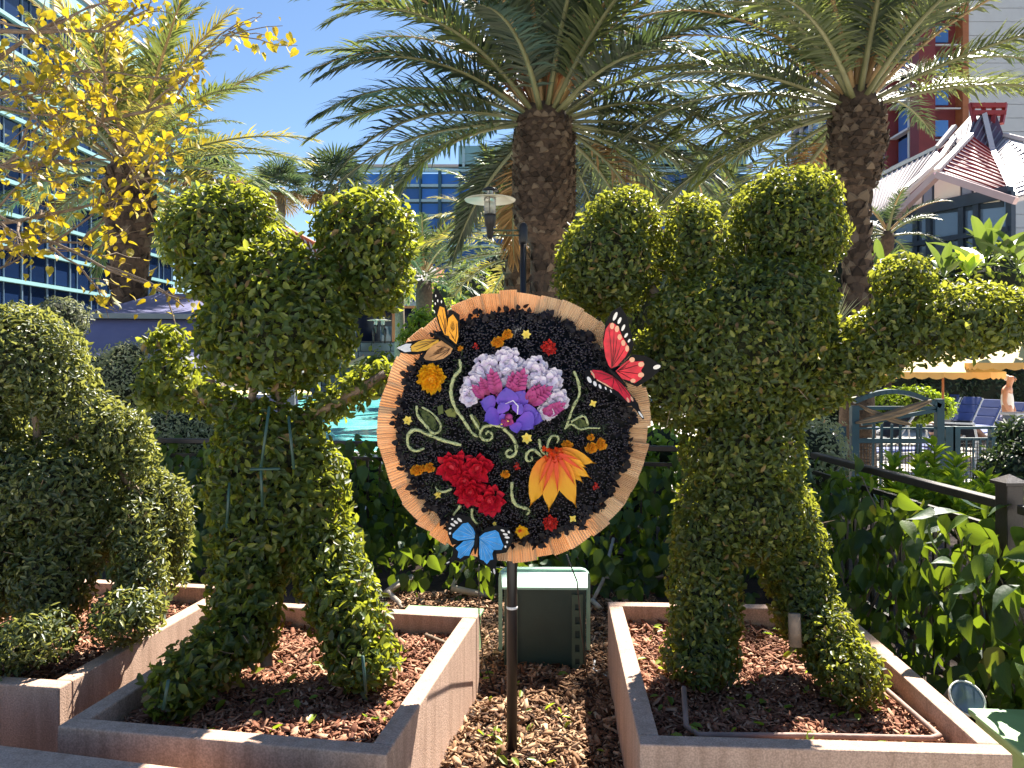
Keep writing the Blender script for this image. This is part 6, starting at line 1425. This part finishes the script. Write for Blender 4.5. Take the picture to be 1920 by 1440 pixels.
E_ = [(0, 1), (1, 2), (2, 3), (3, 4), (3, 5), (5, 6), (6, 7), (3, 8), (8, 9), (9, 10), (0, 11), (11, 12), (12, 13), (13, 14), (0, 15), (15, 16), (16, 17), (17, 18), (4, 19), (19, 20), (20, 21)]
skin_body('body', J, E_, M['skin'], pr_)
skin_body('tank_top', [((0, 0, .90), (.165, .125)), ((0, .01, 1.10), (.172, .136)), ((0, .02, 1.28), (.178, .135)), ((0, .015, 1.37), (.135, .105)), ((.085, .015, 1.44), (.03, .07)), ((-.085, .015, 1.44), (.03, .07))], [(0, 1), (1, 2), (2, 3), (3, 4), (3, 5)], M['tank'], pr_)
skin_body('shorts', [((0, 0, .90), (.168, .125)), ((.10, 0, .78), (.108, .112)), ((.11, -.01, .56), (.10, .10)), ((-.10, 0, .78), (.108, .112)), ((-.11, -.01, .56), (.10, .10))], [(0, 1), (1, 2), (0, 3), (3, 4)], M['navy'], pr_)
skin_body('hair', [((0, .0, 1.745), (.068, .078)), ((0, .035, 1.67), (.078, .06)), ((0, .03, 1.60), (.06, .045))], [(0, 1), (1, 2)], M['hair'], pr_)
MB().lathe([(.004, -.03), (.018, -.008), (.012, .012), (.004, .03)], 8, (0, -.145, 1.645)).build('nose', M['skin'], pr_, smooth=True)
for s in (-1, 1):
    MB().lathe([(.004, -.014), (.013, 0), (.004, .014)], 8, (s * .032, -.132, 1.672)).build('eye', M['dark'], pr_, smooth=True)
    MB().lathe([(.008, -.03), (.016, 0), (.012, .028)], 8, (s * .088, -.03, 1.65)).build('ear', M['skin'], pr_, smooth=True)
MB().box((0, -.137, 1.60), (.045, .012, .008)).build('mouth', M['valance'], pr_)
hand(pr_, (.23, -.10, .92), (.0, -.25, -1), M['skin']); hand(pr_, (-.24, -.08, .90), (0, -.2, -1), M['skin'])
sp_ = empty('person', ((1790 - 960) / F * 14.6, 14.6, DECKZ + .42), R(118), 'tanned dark haired person lying on a lounger behind the fence', 'person')
J = [((0, 0, .16), (.15, .10)), ((0, .22, .18), (.15, .11)), ((0, .42, .26), (.17, .11)), ((0, .56, .34), (.06, .06)), ((0, .66, .40), (.08, .09)), ((0, .74, .43), (.07, .08)), ((.2, .42, .27), (.05, .05)), ((.3, .2, .2), (.042, .042)), ((.22, -.02, .16), (.032, .032)), ((-.2, .42, .27), (.05, .05)), ((-.3, .2, .2), (.042, .042)), ((-.24, -.04, .14), (.032, .032)),
     ((.1, -.1, .15), (.09, .09)), ((.11, -.5, .24), (.065, .065)), ((.11, -.9, .08), (.045, .045)), ((.11, -.98, .16), (.035, .04)), ((-.1, -.1, .15), (.09, .09)), ((-.11, -.5, .3), (.065, .065)), ((-.11, -.85, .08), (.045, .045)), ((-.11, -.93, .16), (.035, .04))]
skin_body('body', J, [(0, 1), (1, 2), (2, 3), (3, 4), (4, 5), (2, 6), (6, 7), (7, 8), (2, 9), (9, 10), (10, 11), (0, 12), (12, 13), (13, 14), (14, 15), (0, 16), (16, 17), (17, 18), (18, 19)], M['skin'], sp_)
skin_body('hair', [((0, .78, .42), (.085, .085)), ((0, .72, .36), (.085, .07)), ((.02, .66, .30), (.07, .05))], [(0, 1), (1, 2)], M['dark'], sp_)
skin_body('swim_shorts', [((0, .04, .16), (.16, .112)), ((.1, -.1, .155), (.1, .1)), ((.11, -.3, .2), (.09, .09)), ((-.1, -.1, .155), (.1, .1)), ((-.11, -.3, .22), (.09, .09))], [(0, 1), (1, 2), (0, 3), (3, 4)], M['blue_cloth'], sp_)
# a towel bin at the photo edge
bn_ = empty('towel_bin', ((1915 - 960) / F * 14.5, 14.5, DECKZ), 0, 'grey towel bin with pale frame beside the standing person', 'bin')
MB().box((0, 0, .55), (.46, .44, .9)).build('body', M['bluegrey'], bn_, bevel=.02); MB().box((0, 0, 1.03), (.52, .5, .06)).build('lid', M['rail_white'], bn_, bevel=.02)
for s in (-1, 1): MB().box((s * .25, -.22, .52), (.04, .04, 1.04)).build('frame_post', M['rail_white'], bn_)
MB().box((0, -.226, .62), (.44, .01, .3)).build('front_panel', M['rail_white'], bn_)

# ------------------------------------------------------------------ lamp posts
def lamp(px, Y, label, s=1.0, zb=DECKZ, pyd=372, dx=-62):
    c = P(px, pyd, Y); root = empty('street_lamp', (c.x, Y, zb), 0, label, 'street lamp', 'disc lamps')
    zd = c.z - zb; xl = dx / F * 12.5 * s
    MB().tube([(0, 0, 0), (0, 0, zd - .44 * s)], .05 * s, 14).build('pole', M['black_metal'], root, smooth=True)
    MB().lathe([(.06 * s, zd - .75 * s), (.072 * s, zd - .70 * s), (.072 * s, zd - .46 * s), (.05 * s, zd - .41 * s), (.02 * s, zd - .39 * s)], 14).build('pole_cap', M['black_metal'], root, smooth=True)
    for dz in (-.52, -.60): MB().tube([(0, 0, zd + dz * s), (xl, 0, zd + dz * s)], .014 * s, 8).build('arm', M['cabinet_rail'], root, smooth=True)
    o = (xl, 0, 0)
    MB().lathe([(.03 * s, zd - .66 * s), (.055 * s, zd - .62 * s), (.062 * s, zd - .48 * s), (.085 * s, zd - .44 * s), (.10 * s, zd - .30 * s), (.10 * s, zd - .26 * s)], 16, o).build('lamp_base', M['black_metal'], root, smooth=True)
    MB().lathe([(.088 * s, zd - .26 * s), (.098 * s, zd - .1 * s), (.098 * s, zd + .0 * s)], 16, o).build('glass_cylinder', M['lamp_glass'], root, smooth=True)
    MB().lathe([(.098 * s, zd + .012 * s), (.41 * s, zd - .035 * s), (.415 * s, zd - .022 * s), (.10 * s, zd + .045 * s)], 40, o).build('disc_shade', M['cream'], root, smooth=True)
    MB().lathe([(.05 * s, zd + .05 * s), (.06 * s, zd + .12 * s)], 12, o).build('neck', M['lamp_glass'], root, smooth=True)
    MB().lathe([(.13 * s, zd + .12 * s), (.12 * s, zd + .15 * s), (.04 * s, zd + .185 * s)], 16, o).build('top_cap', M['black_metal'], root, smooth=True)
    for k in range(3): a = 2 * PI * k / 3 + .5; MB().tube([(xl + math.cos(a) * .1 * s, math.sin(a) * .1 * s, zd - .28 * s), (xl + math.cos(a) * .1 * s, math.sin(a) * .1 * s, zd + .13 * s)], .006 * s, 5).build('cage_bar', M['black_metal'], root)
    return root
m, nt, b = nodes('frosted lamp glass'); b.inputs['Base Color'].default_value = (.75, .76, .72, 1); b.inputs['Roughness'].default_value = .15; b.inputs['Transmission Weight'].default_value = .6; M['lamp_glass'] = m
M.setdefault('cabinet_rail', M['cabinet'])
lamp(981, 9.6, 'black post lamp with cream disc shade in front of the central palm', .77)
lamp(700, 50.6, 'farther left of the two white disc lamps on the lodge terrace', 1.35, 3.1, 600, 14)
lamp(722, 50.6, 'right one of the two white disc lamps on the lodge terrace', 1.35, 3.1, 600, -12)
lamp(214, 46, 'small white disc lamp between the tower and the navy canopy', 1.3, DECKZ, 605, -20)
